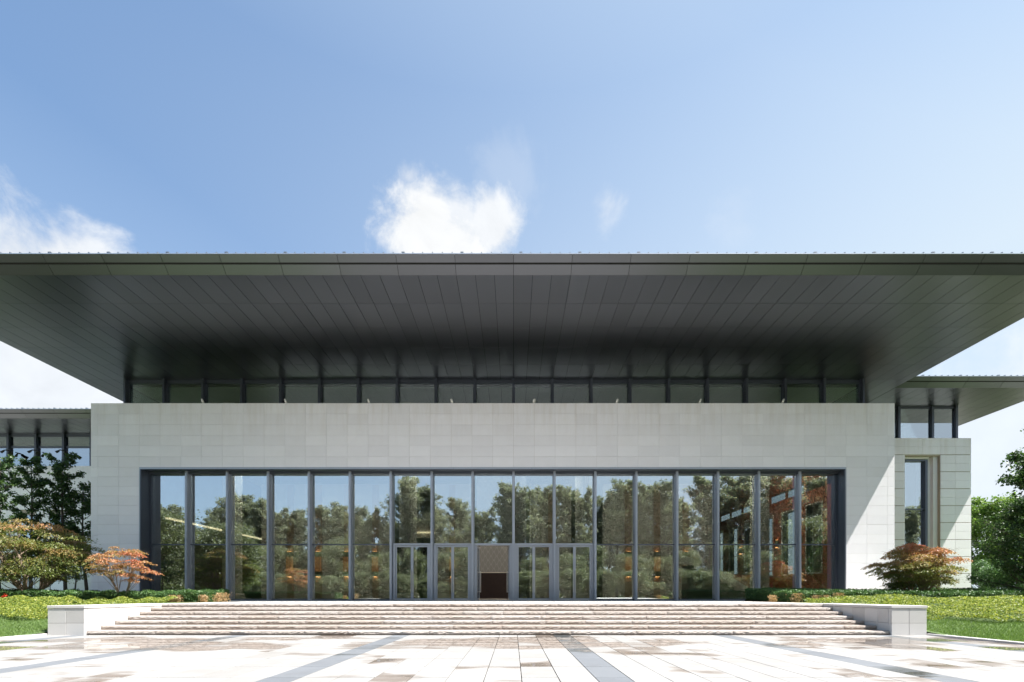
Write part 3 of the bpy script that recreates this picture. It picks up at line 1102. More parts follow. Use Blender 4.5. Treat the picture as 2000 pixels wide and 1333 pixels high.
def thick(a, b, th=0.03):
    """sloped thin panel profile"""
    d = Vector((b[0] - a[0], b[1] - a[1])).normalized()
    n = Vector((-d.y, d.x))
    if n.x < 0: n = -n
    return [a, b, (b[0] + n.x * th, b[1] + n.y * th), (a[0] + n.x * th, a[1] + n.y * th)]


def soffit_roof(parent, x0, x1, y0, y1, joints_x, ridge, seam_px, front_only=None, side_left=True, side_right=True, name='roof'):
    """dark tray roof: backing, soffit panels in rows, two-band sloped fascia, standing seams"""
    m = MB()
    zt = Z_SOF + 0.54
    m.box(x0 + 0.02, x1 - 0.02, y0 + 0.02, y1, Z_SOF + 0.022, Z_SOF + 0.30)
    xa, xb, ya, yb = x0 - 0.50, x1 + 0.50, y0 - 0.50, y1
    if not side_left: xa = x0
    if not side_right: xb = x1
    cy = (ya + yb) / 2
    hx = min((yb - ya) / 2, (xb - xa) / 2 - 0.5)
    r0 = xa + (hx if side_left else 0)
    r1 = xb - (hx if side_right else 0)
    m.add([(xa, ya, zt - 0.03), (xb, ya, zt - 0.03), (xb, yb, zt - 0.03), (xa, yb, zt - 0.03), (r0, cy, zt + ridge), (r1, cy, zt + ridge)],
          [(0, 1, 5, 4), (1, 2, 5), (2, 3, 4, 5), (3, 0, 4)])
    rf = m.build(name, 'joint_dark', parent)
    rf.data.materials.append(MATS['zinc_roof'])
    for p in rf.data.polygons:
        if p.center.z + ORIG[rf.name].z > zt - 0.02: p.material_index = 1
    pr = [(y0 + dy, Z_SOF + dz) for dy, dz in FASC]
    js = [x0 - 0.0] + [j for j in joints_x if x0 + 0.3 < j < x1 - 0.3] + [x1 + 0.0]
    fj = 0.009
    for a, b in zip(js[:-1], js[1:]):
        for (p, q) in ((pr[0], pr[1]), (pr[2], pr[3])):
            m = MB()
            ea = (-0.35 if (a == x0 and side_left) else fj)
            eb = (0.35 if (b == x1 and side_right) else -fj)
            m.prism_x(a + ea, b + eb, thick(p, q))
            m.build('fascia_panel', 'fascia_metal', rf)
    bk = MB()
    bk.prism_x(x0 - 0.3 * side_left, x1 + 0.3 * side_right, [(pr[0][0] + 0.04, pr[0][1] - 0.005), (pr[3][0] + 0.035, pr[3][1] + 0.02), (pr[3][0] + 0.3, pr[3][1] + 0.3), (pr[0][0] + 0.3, pr[0][1] - 0.005)])
    bk.build('fascia_backing', 'joint_dark', rf)
    sd = MB()
    for flag, xe, sg in ((side_left, x0, -1), (side_right, x1, 1)):
        if flag:
            yend = y1 if front_only is None else front_only[0 if sg < 0 else 1]
            prof = [(xe - sg * dy, Z_SOF + dz) for dy, dz in FASC] + [(xe - sg * 0.2, Z_SOF + 0.1), (xe - sg * 0.1, Z_SOF + 0.5)]
            sd.prism_y(y0 + 0.0, yend, prof)
    if sd.v: sd.build('side_fascia', 'fascia_metal', rf)
    ed = MB()
    ed.box(xa + 0.05, xb - 0.05, y0 - 0.545, y0 - 0.50, zt - 0.03, zt - 0.005)
    ed.build('eave_edge', 'eave_edge', rf)
    sm = MB()
    big = MB()
    n = int((xb - xa) / 0.4)
    for i in range(n):
        x = xa + 0.2 + 0.4 * i
        sl = (ridge + 0.03) / (cy - ya)
        ln = 1.6
        if i % 6 == 3:
            big.box(x - 0.06, x + 0.06, y0 - 0.52, y0 - 0.52 + 0.30, zt - 0.01, zt + 0.075)
        sm.add([(x - 0.016, y0 - 0.53, zt - 0.02), (x + 0.016, y0 - 0.53, zt - 0.02), (x + 0.016, y0 - 0.53, zt + 0.055), (x - 0.016, y0 - 0.53, zt + 0.055),
                (x - 0.016, y0 - 0.53 + ln, zt - 0.02 + sl * ln), (x + 0.016, y0 - 0.53 + ln, zt - 0.02 + sl * ln), (x + 0.016, y0 - 0.53 + ln, zt + 0.05 + sl * ln), (x - 0.016, y0 - 0.53 + ln, zt + 0.05 + sl * ln)],
               [(0, 1, 2, 3), (1, 5, 6, 2), (4, 0, 3, 7), (3, 2, 6, 7), (5, 4, 7, 6)])
    tag(sm.build('standing_seam', 'zinc_roof', rf), kind='stuff')
    tag(big.build('snow_guard', 'zinc_roof', rf), kind='stuff')
    return rf


def soffit_panels(rf, x0, x1, y_rows, col0, cw=0.8, limit=300, skip=None):
    bs = []
    k0 = math.ceil((x0 - col0) / cw)
    xs = [x0] + [col0 + cw * k for k in range(k0, k0 + 200) if x0 + 0.15 < col0 + cw * k < x1 - 0.15] + [x1]
    for a, b in zip(xs[:-1], xs[1:]):
        for ya, yb in zip(y_rows[:-1], y_rows[1:]):
            if skip and skip((a + b) / 2, (ya + yb) / 2): continue
            bs.append((a + 0.009, b - 0.009, ya + 0.006, yb - 0.006, Z_SOF, Z_SOF + 0.02))
    pieces('soffit_panel', bs, 'soffit_metal', rf, limit, 0.0006)


main_roof = soffit_roof(hall, RX0, RX1, D_FASC, 52.5, [2.4 * k for k in range(-12, 12)], 3.2, 0, front_only=(36.4, 31.1))
rows = [D_FASC + 0.002 + 1.965 * i for i in range(13)]
soffit_panels(main_roof, RX0 + 0.002, RX1 - 0.002, rows, 0.0,
              skip=lambda x, y: y > D_CLER + 0.8 and CX0 + 0.5 < x < CX1 - 0.5)

# ------------------------------------------------------------------ inside the hall
fl = MB(); fl.box(WX0 + 0.9, 21.3, 28.45, 52.0, T - 0.2, T - 0.003)
fl.build('lobby_floor', 'interior_floor', hall)
ce = MB(); ce.box(CX0 + 0.1, CX1 - 0.1, D_CLER + 0.2, 52.0, Z(13.0), Z(13.2))
ceil = ce.build('lobby_ceiling', 'joint_dark', hall)
cp = []
for i in range(57):
    for j in range(3):
        cp.append((CX0 + 0.1 + 0.797 * i + 0.008, CX0 + 0.1 + 0.797 * (i + 1) - 0.008, D_CLER + 0.2 + 1.9 * j + 0.006, D_CLER + 0.2 + 1.9 * (j + 1) - 0.006, Z(12.975), Z(12.999)))
pieces('ceiling_panel', cp, 'interior_ceiling', ceil, 300, 0.003)
m = MB(); m.box(CX0 + 0.1, CX1 - 0.1, D_CLER + 0.13, 52.0, Z(10.02), Z(10.26)); m.build('light_block_slab', 'interior_ceiling', hall)  # added slab that keeps the lobby lamps out of the soffit's reflection
# linear lamps of the lobby ceiling
for i, x in enumerate((-17.0, -12.0, -4.0, 2.0, 9.5, 13.5, 17.6)):
    lm_ = thing('linear_lamp', 'long lit linear lamp under the lobby ceiling, %s from the left' % ['first', 'second', 'third', 'fourth', 'fifth', 'sixth', 'seventh'][i], 'lamp', (x, 35.5, Z(9.55)), 'linear lamps of the lobby')
    m = MB(); m.box(x - 0.15, x + 0.15, 30.5, 37.2, Z(9.50), Z(9.58)); m.build('lamp_strip', 'strip_lamp', lm_)
    m = MB(); m.box(x - 0.17, x + 0.17, 30.5, 37.2, Z(9.581), Z(9.68)); m.build('housing', 'frame_metal', lm_)
    m = MB()
    m.tube([(x, 32.5, Z(9.68)), (x, 32.5, Z(10.015))], 0.012, 5)
    m.build('suspension', 'steel', lm_)
    m = MB()
    m.tube([(x, 36.5, Z(9.68)), (x, 36.5, Z(10.015))], 0.012, 5)
    m.build('suspension', 'steel', lm_)
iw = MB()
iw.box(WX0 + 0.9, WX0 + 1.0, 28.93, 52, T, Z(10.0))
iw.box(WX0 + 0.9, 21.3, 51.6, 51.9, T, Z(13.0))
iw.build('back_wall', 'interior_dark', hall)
# wall carrying the lanterns, in four runs with passages between
for xa, xb in ((-21.4, -10.2), (-6.7, -3.3), (1.6, 4.9), (7.6, 16.9)):
    m = MB(); m.box(xa, xb, 41.0, 41.5, T, Z(9.4))
    m.build('lantern_wall', 'interior_wall', hall)
# brick side wall on the right with tall windows and a light strip above
RW0, RW1 = 20.9, 21.3
m = MB()
wy = [30.6, 33.6, 36.7, 39.8, 42.8, 45.9, 49.0]
m.box(RW0, RW1, 28.93, 52, T, Z(1.55))
m.box(RW0, RW1, 28.93, 52, Z(6.3), Z(7.35))
m.box(RW0, RW1, 28.93, 52, Z(8.0), Z(10.0))
prev = 28.93
for y in wy:
    m.box(RW0, RW1, prev, y - 0.85, Z(1.55), Z(6.3)); prev = y + 0.85
m.box(RW0, RW1, prev, 52, Z(1.55), Z(6.3))
for k in range(9):
    m.box(RW0 + 0.1, RW0 + 0.25, 30 + 2.4 * k, 30.15 + 2.4 * k, Z(7.35), Z(8.0))
side = m.build('side_wall', 'brick', hall)
for y in wy:
    m = MB()
    m.box(RW0 - 0.05, RW1 + 0.05, y - 0.95, y - 0.85, Z(1.45), Z(6.4))
    m.box(RW0 - 0.05, RW1 + 0.05, y + 0.85, y + 0.95, Z(1.45), Z(6.4))
    m.box(RW0 - 0.05, RW1 + 0.05, y - 0.85, y + 0.85, Z(6.3), Z(6.4))
    m.box(RW0 - 0.10, RW1 + 0.05, y - 0.85, y + 0.85, Z(1.45), Z(1.553))
    m.build('window_surround', 'cream_stone', side)
    m = MB()
    m.box(RW0 + 0.15, RW0 + 0.21, y - 0.85, y - 0.79, Z(1.56), Z(6.3)); m.box(RW0 + 0.15, RW0 + 0.21, y + 0.79, y + 0.85, Z(1.56), Z(6.3))
    for zz in (1.9, 3.6): m.box(RW0 + 0.15, RW0 + 0.21, y - 0.79, y + 0.79, Z(zz), Z(zz + 0.06))
    m.build('window_frame', 'dark_frame_metal', side)
for i, y in enumerate((35.1, 38.2, 41.3, 44.3)):
    L = thing('wall_sconce', 'small orange sconce on the brick wall between its windows, %s from the front' % ['first', 'second', 'third', 'fourth'][i], 'sconce', (RW0 - 0.1, y, Z(3.9)), 'sconces on the brick wall')
    m = MB(); m.box(RW0 - 0.20, RW0 - 0.02, y - 0.12, y + 0.12, Z(3.75), Z(4.3)); m.build('housing', 'bronze', L)
    m = MB(); m.box(RW0 - 0.17, RW0 - 0.05, y - 0.08, y + 0.08, Z(4.302), Z(4.33)); m.box(RW0 - 0.17, RW0 - 0.05, y - 0.08, y + 0.08, Z(3.72), Z(3.748)); m.build('lamp_end', 'lamp_bulb', L)
# fluted columns
for i, x in enumerate((-19.2, -7.2, 4.8, 16.8)):
    m = MB()
    m.lathe(x, 33.0, [(0.80, T), (0.80, T + 0.18), (0.72, T + 0.2), (0.76, T + 0.30), (0.70, T + 0.42)], 32)
    base = m
    m2 = MB()
    m2.lathe(x, 33.0, [(0.60, T + 0.42), (0.60, Z(13.0))], 96, lambda k: 1.0 - 0.05 * abs(math.sin(k * math.pi / 4)))
    c = m2.build('column', 'cream_stone', hall)
    base.build('column_base', 'cream_stone', c)
# light coves
m = MB(); m.box(-21.6, -21.4, 30.0, 46.0, Z(4.70), Z(4.80)); m.build('light_cove', 'strip_glow', hall)
m = MB(); m.box(-9.5, -6.8, 44.0, 44.2, Z(5.62), Z(5.74)); m.build('light_cove', 'strip_glow', hall)
m = MB(); m.box(-9.6, -6.75, 44.22, 44.6, Z(5.2), Z(7.6)); m.build('gallery_front', 'interior_wall', hall)
m = MB(); m.box(1.36, 1.52, 40.85, 41.05, T, Z(9.4)); m.build('wood_jamb', 'cream_stone', hall)
# escalator and brick terraces at the right
esc = thing('escalator', 'escalator with cream side panel rising to the left behind the glass', 'escalator', (17.2, 36.0, T))
pf = [(12.6, Z(3.0)), (15.4, Z(1.85)), (18.0, Z(0.22)), (18.6, Z(0.10)), (18.6, Z(-0.15)), (17.7, Z(-0.12)), (15.2, Z(1.45)), (12.6, Z(2.55))]
m = MB(); m.prism_y(36.0, 36.12, pf); m.build('side_panel', 'cream_stone', esc)
m = MB(); m.prism_y(37.3, 37.42, pf); m.build('side_panel', 'cream_stone', esc)
m = MB(); m.tube([(13.0, 35.7, Z(1.9)), (15.0, 35.7, Z(1.0)), (16.4, 35.7, Z(0.25)), (17.0, 35.7, Z(0.22)), (17.25, 35.7, Z(0.05)), (17.2, 35.7, Z(-0.18)), (16.9, 35.7, Z(-0.28))], 0.05, 8)
m.build('handrail', 'rubber', esc)
m = MB(); m.prism_y(35.69, 35.71, [(13.0, Z(1.85)), (16.4, Z(0.2)), (17.1, Z(0.1)), (16.9, Z(-0.28)), (15.4, Z(-0.28)), (13.0, Z(0.9))]); m.build('glass_balustrade', 'clear_glass', esc)
m = MB()
for k in range(9): m.box(13.0 + 0.5 * k, 13.5 + 0.5 * k, 36.14, 37.28, T + 0.01, Z(2.2 - 0.27 * k))
m.build('escalator_step', 'black_plastic', esc)
br = thing('brick_terrace', 'red brick stepped seating beside the escalator behind the glass', 'seating', (19.0, 38.0, T))
m = MB(); m.box(15.6, 20.6, 39.0, 39.4, T, Z(1.62)); m.build('parapet', 'brick', br)
for k in range(7):
    m = MB(); m.box(18.9 + 0.06 * k, 20.85, 35.0 + 0.5 * k, 35.5 + 0.5 * k, T, Z(0.1 + 0.2 * k)); m.build('tier', 'brick', br)
m = MB(); m.prism_y(38.6, 38.9, [(14.0, Z(2.6)), (17.6, Z(1.62)), (17.6, Z(1.4)), (14.0, Z(2.3))]); m.build('coping', 'cream_stone', br)
# hanging screen above the open doorway
sc_o = thing('hanging_screen', 'pale screen printed with an ogee lattice hanging behind the open doorway', 'screen', (-0.85, 36.0, Z(1.68)))
m = MB(); m.box(-2.75, 0.95, 36.0, 36.06, Z(1.68), Z(9.6)); m.build('panel', 'lattice_print', sc_o)
m = MB(); m.box(-2.78, 0.98, 35.98, 36.08, Z(1.63), Z(1.678)); m.build('bottom_rail', 'cream_stone', sc_o)
# wall below the screen, the doorway's shade put into its near-black colour
m = MB(); m.box(-4.5, 2.0, 43.0, 43.3, T, Z(4.0)); m.build('inner_wall', 'recess_shade', hall)
# lanterns on the wall
lx = [-18.9, -16.5, -14.1, -11.7, -5.2, 3.2, 9.7, 12.15, 14.6]
order = ['leftmost lit lantern left of the doors', 'second lit lantern from the left, left of the doors', 'third lit lantern from the left, left of the doors',
         'lit lantern nearest the doors on their left', 'lit lantern seen through the door left of the open one', 'lit lantern seen through the door right of the open one',
         'lit lantern nearest the doors on their right', 'middle lit lantern of the three right of the doors', 'rightmost lit lantern right of the doors']
for x, od in zip(lx, order):
    L = thing('wall_lantern', 'tall amber wall lantern, the ' + od, 'lantern', (x, 40.9, Z(1.5)), 'lanterns on the lobby wall')
    m = MB(); m.box(x - 0.27, x + 0.27, 40.93, 40.995, T, Z(9.3)); m.build('copper_strip', 'copper', L)
    m = MB(); m.box(x - 0.21, x + 0.21, 40.62, 40.90, Z(1.95), Z(3.2)); m.build('lamp_shade', 'lamp_glow', L)
    m = MB()
    for (za, zb2) in ((1.52, 1.95), (3.2, 3.62)): m.box(x - 0.24, x + 0.24, 40.58, 40.92, Z(za), Z(zb2))
    for dx in (-0.215, -0.07, 0.07, 0.215): m.box(x + dx - 0.012, x + dx + 0.012, 40.59, 40.62, Z(1.95), Z(3.2))
    for q in range(12): m.box(x - 0.2, x + 0.2, 40.60, 40.615, Z(2.0 + q * 0.1), Z(2.015 + q * 0.1))
    m.build('cage', 'bronze', L)
    m = MB()
    m.box(x - 0.16, x + 0.16, 40.66, 40.88, Z(3.625), Z(3.64)); m.box(x - 0.16, x + 0.16, 40.66, 40.88, Z(1.495), Z(1.515))
    m.build('lamp_end', 'lamp_bulb', L)

# ------------------------------------------------------------------ right wing
wr = thing('wing_building', 'stone side wing with a tall window beyond the right end of the pavilion', 'building', (29.3, 33.9, 0.9))
WRX1, DWR = 32.1, 33.9
ZT2 = Z(10.99)
GX0, GX1 = 27.45, 29.95      # recess for the tall window
m = MB()
m.box(26.4, GX0, DWR + 0.05, 44.0, 0.2, ZT2 - 0.02)
m.box(GX1, WRX1 - 0.012, DWR + 0.05, 44.0, 0.2, ZT2 - 0.02)
m.box(GX0, GX1, DWR + 0.05, 44.0, Z(9.75), ZT2 - 0.02)
wrw = m.build('stone_wall', 'joint_stone', wr)
bs = []
band = 1.19
for r in range(10):
    z1 = ZT2 - r * band
    for h in range(2):
        za, zb2 = z1 - (h + 1) * band / 2, z1 - h * band / 2
        ga = 0.004 if h == 0 else 0.042
        gt = 0.004
        segs = [(26.45, GX0)] + ([(GX0, GX0 + 1.25), (GX0 + 1.25, GX1)] if r == 0 else []) + [(GX1, 31.0), (31.0, WRX1)]
        for a, b in segs:
            bs.append((a + 0.004, b - 0.004, DWR, DWR + 0.05, za + ga, zb2 - gt))
pieces('stone_panel', bs, 'limestone', wrw, 300, 0.004, jitter=(0.0005, 0.001, 0.0005))
m = MB()
m.box(WRX1 - 0.011, WRX1, DWR + 0.052, 44, 0.2, ZT2)
m.box(26.45, WRX1, DWR + 0.052, 44, ZT2 - 0.018, ZT2 + 0.003)
m.build('wall_return', 'limestone', wrw)
# stepped stone reveal and the tall window
m = MB()
m.box(GX0, GX0 + 0.12, DWR + 0.25, 35.3, 0.5, Z(9.75)); m.box(GX1 - 0.30, GX1 - 0.001, DWR + 0.25, 35.3, 0.5, Z(9.75))
m.box(GX1 - 0.55, GX1 - 0.30, DWR + 0.50, 35.3, 0.5, Z(9.75))
m.box(GX0 + 0.12, GX1 - 0.55, DWR + 0.3, 35.3, Z(9.62), Z(9.75))
m.build('window_reveal', 'limestone', wr)
m = MB()
wx0, wx1 = GX0 + 0.121, GX1 - 0.551
m.box(wx0, wx0 + 0.05, 34.4, 34.6, 0.9, Z(9.6)); m.box(wx1 - 0.17, wx1, 34.3, 34.6, 0.9, Z(9.6))
m.box(wx0 + 0.05, wx1 - 0.17, 34.3, 34.6, Z(9.48), Z(9.6)); m.box(wx0 + 0.05, wx1 - 0.17, 34.4, 34.6, Z(6.05), Z(6.12))
wfr = m.build('window', 'dark_frame_metal', wr)
for za, zb2 in ((0.9, Z(6.05)), (Z(6.12), Z(9.48))):
    m = MB(); m.box(wx0 + 0.05, wx1 - 0.17, 34.5, 34.51, za, zb2); m.build('glass_pane', 'coated_glass', wfr)
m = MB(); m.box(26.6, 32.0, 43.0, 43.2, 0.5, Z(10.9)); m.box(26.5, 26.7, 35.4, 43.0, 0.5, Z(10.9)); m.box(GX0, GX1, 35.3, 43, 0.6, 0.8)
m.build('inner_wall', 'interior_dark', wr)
# clerestory of the wing
DC2 = 34.4
m = MB()
m.box(25.0, 31.5, DC2 - 0.05, DC2 + 0.08, Z_SOF - 0.14, Z_SOF + 0.01); m.box(25.0, 31.5, DC2 - 0.05, DC2 + 0.08, ZT2 - 0.2, ZT2 + 0.05)
m.box(31.42, 31.58, DC2 + 0.08, 43.5, Z_SOF - 0.14, Z_SOF + 0.01)
for x in (25.1, 27.35, 29.73, 31.42): m.box(x - 0.08, x + 0.08, DC2 - 0.16, DC2 + 0.1, ZT2, Z_SOF - 0.001)
for y in (37.2, 40.2, 43.2): m.box(31.40, 31.56, y, y + 0.14, ZT2, Z_SOF - 0.001)
m.build('clerestory_frame', 'dark_frame_metal', wr)
for a, b in ((25.18, 27.27), (27.43, 29.65), (29.81, 31.34)):
    m = MB(); m.box(a, b, DC2, DC2 + 0.012, ZT2 + 0.05, Z_SOF - 0.14); m.build('clerestory_pane', 'coated_glass', wr)
for a, b in ((34.5, 37.19), (37.35, 40.19), (40.35, 43.19)):
    m = MB(); m.box(31.47, 31.482, a, b, ZT2 + 0.01, Z_SOF - 0.14); m.build('clerestory_pane', 'clear_glass', wr)
wr_roof = soffit_roof(wr, 24.62, 35.2, 31.2, 47.0, [24.62 + 2.4 * k - 0.45 for k in range(1, 6)], 1.0, 0, side_left=False)
soffit_panels(wr_roof, 24.63, 35.19, [31.205 + 1.6 * i for i in range(9)], 24.63, skip=lambda x, y: y > 35.5 and x < 31)

# ------------------------------------------------------------------ left wing
wl = thing('wing_building', 'low stone wing with a window band behind the trees at the far left', 'building', (-38.0, 39.6, 0.8))
DWL, DCL = 39.6, 40.3
ZT3 = Z(10.55)
m = MB()
m.box(-52, -25.5, DWL + 0.05, 48, 0.2, ZT3 - 0.02)
wlw = m.build('stone_wall', 'joint_stone', wl)
bs = []
tall = [(-40.4, -39.3), (-37.0, -35.9)]
for r in range(18):
    z1 = ZT3 - r * 0.6
    x = -50.0
    while x < -26:
        bs.append((x + 0.004, x + 1.196, DWL, DWL + 0.05, z1 - 0.6 + (0.02 if r % 3 == 2 else 0.004), z1 - 0.004)); x += 1.2
bs = [b for b in bs if not (b[4] < Z(6.6) and any(abs((b[0] + b[1]) / 2 - c) < 0.7 for c in (-39.8, -37.4, -33.8)))]
pieces('stone_panel', bs, 'limestone', wlw, 300, 0.004)
for c in (-39.8, -37.4, -33.8):
    m = MB(); m.box(c - 0.55, c + 0.55, DWL + 0.02, DWL + 0.045, 0.4, Z(6.5))
    w_ = m.build('window', 'coated_glass', wlw)
    m = MB()
    m.box(c - 0.6, c - 0.551, DWL + 0.01, DWL + 0.048, 0.4, Z(6.55)); m.box(c + 0.551, c + 0.6, DWL + 0.01, DWL + 0.048, 0.4, Z(6.55))
    m.build('window_frame', 'dark_frame_metal', w_)
m = MB()
m.box(-52, -25.5, DCL - 0.05, DCL + 0.1, Z_SOF - 0.2, Z_SOF + 0.01)
m.box(-52, -25.5, DCL - 0.06, DCL + 0.1, Z(12.22), Z(12.36))
for k in range(12): m.box(-51.2 + 2.3 * k - 0.09, -51.2 + 2.3 * k + 0.09, DCL - 0.2, DCL + 0.1, ZT3, Z_SOF - 0.001)
m.build('clerestory_frame', 'dark_frame_metal', wl)
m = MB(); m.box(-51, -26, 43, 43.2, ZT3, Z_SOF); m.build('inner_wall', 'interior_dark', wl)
for k in range(11):
    xa = -51.2 + 2.3 * k + 0.09
    for za, zb2, gm in ((ZT3, Z(12.22), 'coated_glass'), (Z(12.36), Z_SOF - 0.2, 'clerestory_glass')):
        m = MB(); m.box(xa, xa + 2.12, DCL, DCL + 0.012, za, zb2); m.build('clerestory_pane', gm, wl)
wl_roof = soffit_roof(wl, -52, RX0 - 0.02, 36.6, 50.0, [-52 + 2.4 * k + 0.8 for k in range(12)], 1.0, 0, side_right=False)
soffit_panels(wl_roof, -52, RX0 - 0.03, [36.605 + 1.3 * i for i in range(4)], -52.0)

# ------------------------------------------------------------------ small fittings
ordn = ['first', 'second', 'third', 'fourth', 'fifth', 'sixth', 'seventh', 'eighth']
for i in range(8):
    x = AX + (i - 3.5) * 4.8
    f = thing('floodlight', 'small round white floodlight on the stone parapet, %s from the left' % ordn[i], 'floodlight', (x, 28.0, Z_TOPW), 'floodlights along the parapet')
    c = Vector((x, 27.98, Z_TOPW + 0.15))
    ax = Vector((0.9 if x < 0 else -0.9, 0.25, 0.35)).normalized()
    m = MB()
    m.tube([c - ax * 0.05, c - ax * 0.03, c + ax * 0.03, c + ax * 0.05], [0.09, 0.14, 0.14, 0.11], 16)
    m.build('lamp_head', 'white_plastic', f, smooth=False)
    m = MB(); m.tube([(x, 28.0, Z_TOPW + 0.004), c - Vector((0, 0, 0.06))], 0.02, 6); m.build('stem', 'white_plastic', f)
for i, px in enumerate((18, 71, 125)):
    x = (px - 1003) / FPX * 39.9
    f = thing('spotlight', 'black twin-arm spotlight on the window band of the left wing, %s from the left' % ordn[i], 'spotlight', (x, 40.0, Z(11.55)), 'spotlights on the left wing')
    m = MB(); m.tube([(x - 0.4, 39.75, Z(11.82)), (x - 0.2, 39.8, Z(11.92)), (x, 39.95, Z(11.9)), (x + 0.25, 39.8, Z(11.80))], 0.05, 6); m.build('arm', 'black_plastic', f)
    m = MB(); m.tube([(x + 0.15, 39.85, Z(11.78)), (x + 0.42, 39.6, Z(11.55))], [0.10, 0.15], 10); m.build('lamp_head', 'black_plastic', f)
    m = MB(); m.tube([(x - 0.48, 39.7, Z(11.70)), (x - 0.30, 39.78, Z(11.84))], [0.10, 0.07], 10); m.build('lamp_head', 'black_plastic', f)
    m = MB(); m.tube([(x, 39.98, Z(11.9)), (x, 40.2, Z(11.9))], 0.04, 6); m.build('bracket', 'black_plastic', f)

# ------------------------------------------------------------------ vegetation
def rnd_dirs(rs, n):
    return unit(rs.normal(size=(n, 3)))


def crown_tree(seed, H, base, profile, up, n_limb, sub, leaves, lsize, spread, trunk_r, lean=0.0, droop=0.0):
    """trunk, limbs and twigs as tubes; leaves gathered round the twigs. Returns (MB, leaf arrays)"""
    r = random.Random(seed)
    rs = np.random.RandomState(seed)
    m = MB()
    pts, rad = [], []
    n = 9
    wx, wy = r.uniform(-1, 1) * lean, r.uniform(-1, 1) * lean
    for i in range(n):
        t = i / (n - 1)
        pts.append(Vector((wx * t + 0.03 * H * math.sin(3 * t + seed) * lean * 3, wy * t + 0.02 * H * math.cos(4 * t + seed) * lean * 3, H * 0.95 * t)))
        rad.append(trunk_r * (1 - 0.92 * t) + 0.008)
    m.tube(pts, rad, 8)

    def at(t):
        f = t * (n - 1); i = min(n - 2, int(f))
        return pts[i].lerp(pts[i + 1], f - i)
    clumps, cw = [], []
    for i in range(n_limb):
        t = base + (1 - base) * ((i + r.random()) / n_limb) ** 0.9 * 0.97
        a = i * 2.39996 + r.uniform(-0.5, 0.5)
        L = profile((t - base) / (1 - base)) * r.uniform(0.72, 1.15)
        o = at(t)
        el = up * r.uniform(0.7, 1.2)
        d = Vector((math.cos(a) * math.cos(el), math.sin(a) * math.cos(el), math.sin(el)))
        lp = [o]
        for k in range(1, 5):
            d = (d + Vector((r.uniform(-.16, .16), r.uniform(-.16, .16), r.uniform(-.1, .16) - droop))).normalized()
            lp.append(lp[-1] + d * L / 4)
        rb = max(0.012, trunk_r * 0.42 * (1 - t) + 0.012)
        m.tube(lp, [rb, rb * .8, rb * .6, rb * .4, rb * .2], 5, False)
        for k in range(sub):
            s = 0.28 + 0.72 * (k + r.random()) / sub
            f = s * 4; ii = min(3, int(f))
            q = lp[ii].lerp(lp[ii + 1], f - ii)
            dd = (d + Vector((r.uniform(-1, 1), r.uniform(-1, 1), r.uniform(-.5, .7)))).normalized()
            l2 = L * 0.28 * r.uniform(0.5, 1.2)
            e = q + dd * l2
            m.tube([q, q.lerp(e, .5) + Vector((0, 0, 0.03)), e], [rb * .3, rb * .2, 0.004], 4, False)
            for u in (0.55, 1.0):
                clumps.append(q.lerp(e, u)); cw.append(r.uniform(0.4, 1.3))
    cl = np.array([tuple(c) for c in clumps])
    p = np.array(cw) / sum(cw)
    idx = rs.choice(len(cl), size=leaves, p=p)
    off = rnd_dirs(rs, leaves) * (rs.rand(leaves, 1) ** 0.6) * spread * np.array([[1, 1, 0.75]])
    cen = cl[idx] + off
    axis = unit(off + rs.normal(size=(leaves, 3)) * 0.5 * spread + np.array([[0, 0, -0.25 * spread]]))
    nrm = unit(rs.normal(size=(leaves, 3)) * 0.7 + np.array([[0, 0, 0.8]]))
    ln = lsize * rs.uniform(0.6, 1.25, size=leaves)
    return m, cen, axis, nrm, ln


def add_tree(name, label, loc, seed, leafmat, barkmat='dark_bark', group=None, share=None, rot=0, scale=1.0, cat='tree', wl=0.62, **kw):
    o = thing(name, label, cat, loc, group)
    if share and share in _cache:
        tm, lm = _cache[share]
    else:
        m, cen, axis, nrm, ln = crown_tree(seed, **kw)
        tm = bpy.data.meshes.new('trunk')
        tm.from_pydata(m.v, [], m.f); tm.materials.append(MATS[barkmat]); tm.shade_smooth()
        lm = leaf_mesh('crown', leafmat, cen, axis, nrm, ln, ln * wl)
        if share: _cache[share] = (tm, lm)
    for nm, me in (('trunk', tm), ('crown', lm)):
        c = bpy.data.objects.new(nm, me); C.objects.link(c); c.parent = o
    o.rotation_euler = (0, 0, rot)
    o.scale = (scale, scale, scale) if not isinstance(scale, tuple) else scale
    return o


oval = lambda R: (lambda t: R * (0.35 + 0.65 * math.sin(math.pi * min(1, 0.12 + 0.80 * t)) ** 0.8))
# slim trees in front of the left wing
for (px, D, top, R, sd, lab) in ((2, 31.0, 885, 1.45, 3, 'slim dark green tree at the left edge in front of the left wing'),
                                 (66, 30.5, 892, 1.15, 4, 'slim green tree with a light top, middle of the three before the left wing'),
                                 (124, 31.5, 880, 1.35, 8, 'slim dark tree nearest the pavilion in front of the left wing')):
    x = (px - 1003) / FPX * D
    H = (1162 - top) / FPX * D + 0.2
    add_tree('slim_tree', lab, (x, D, 0.95), sd, 'dark_leaf', group='slim trees before the left wing',
             H=H, base=0.22, profile=oval(R), up=0.75, n_limb=30, sub=6, leaves=6500, lsize=0.16, spread=0.25, trunk_r=0.10, lean=0.2)
x = (168 - 1003) / FPX * 33.0
add_tree('slim_tree', 'leaning dark tree half hidden by the left end of the stone front', (x, 33.0, 0.95), 21, 'dark_leaf',
         H=8.0, base=0.2, profile=oval(1.5), up=0.6, n_limb=28, sub=6, leaves=6000, lsize=0.17, spread=0.28, trunk_r=0.10, lean=0.3)
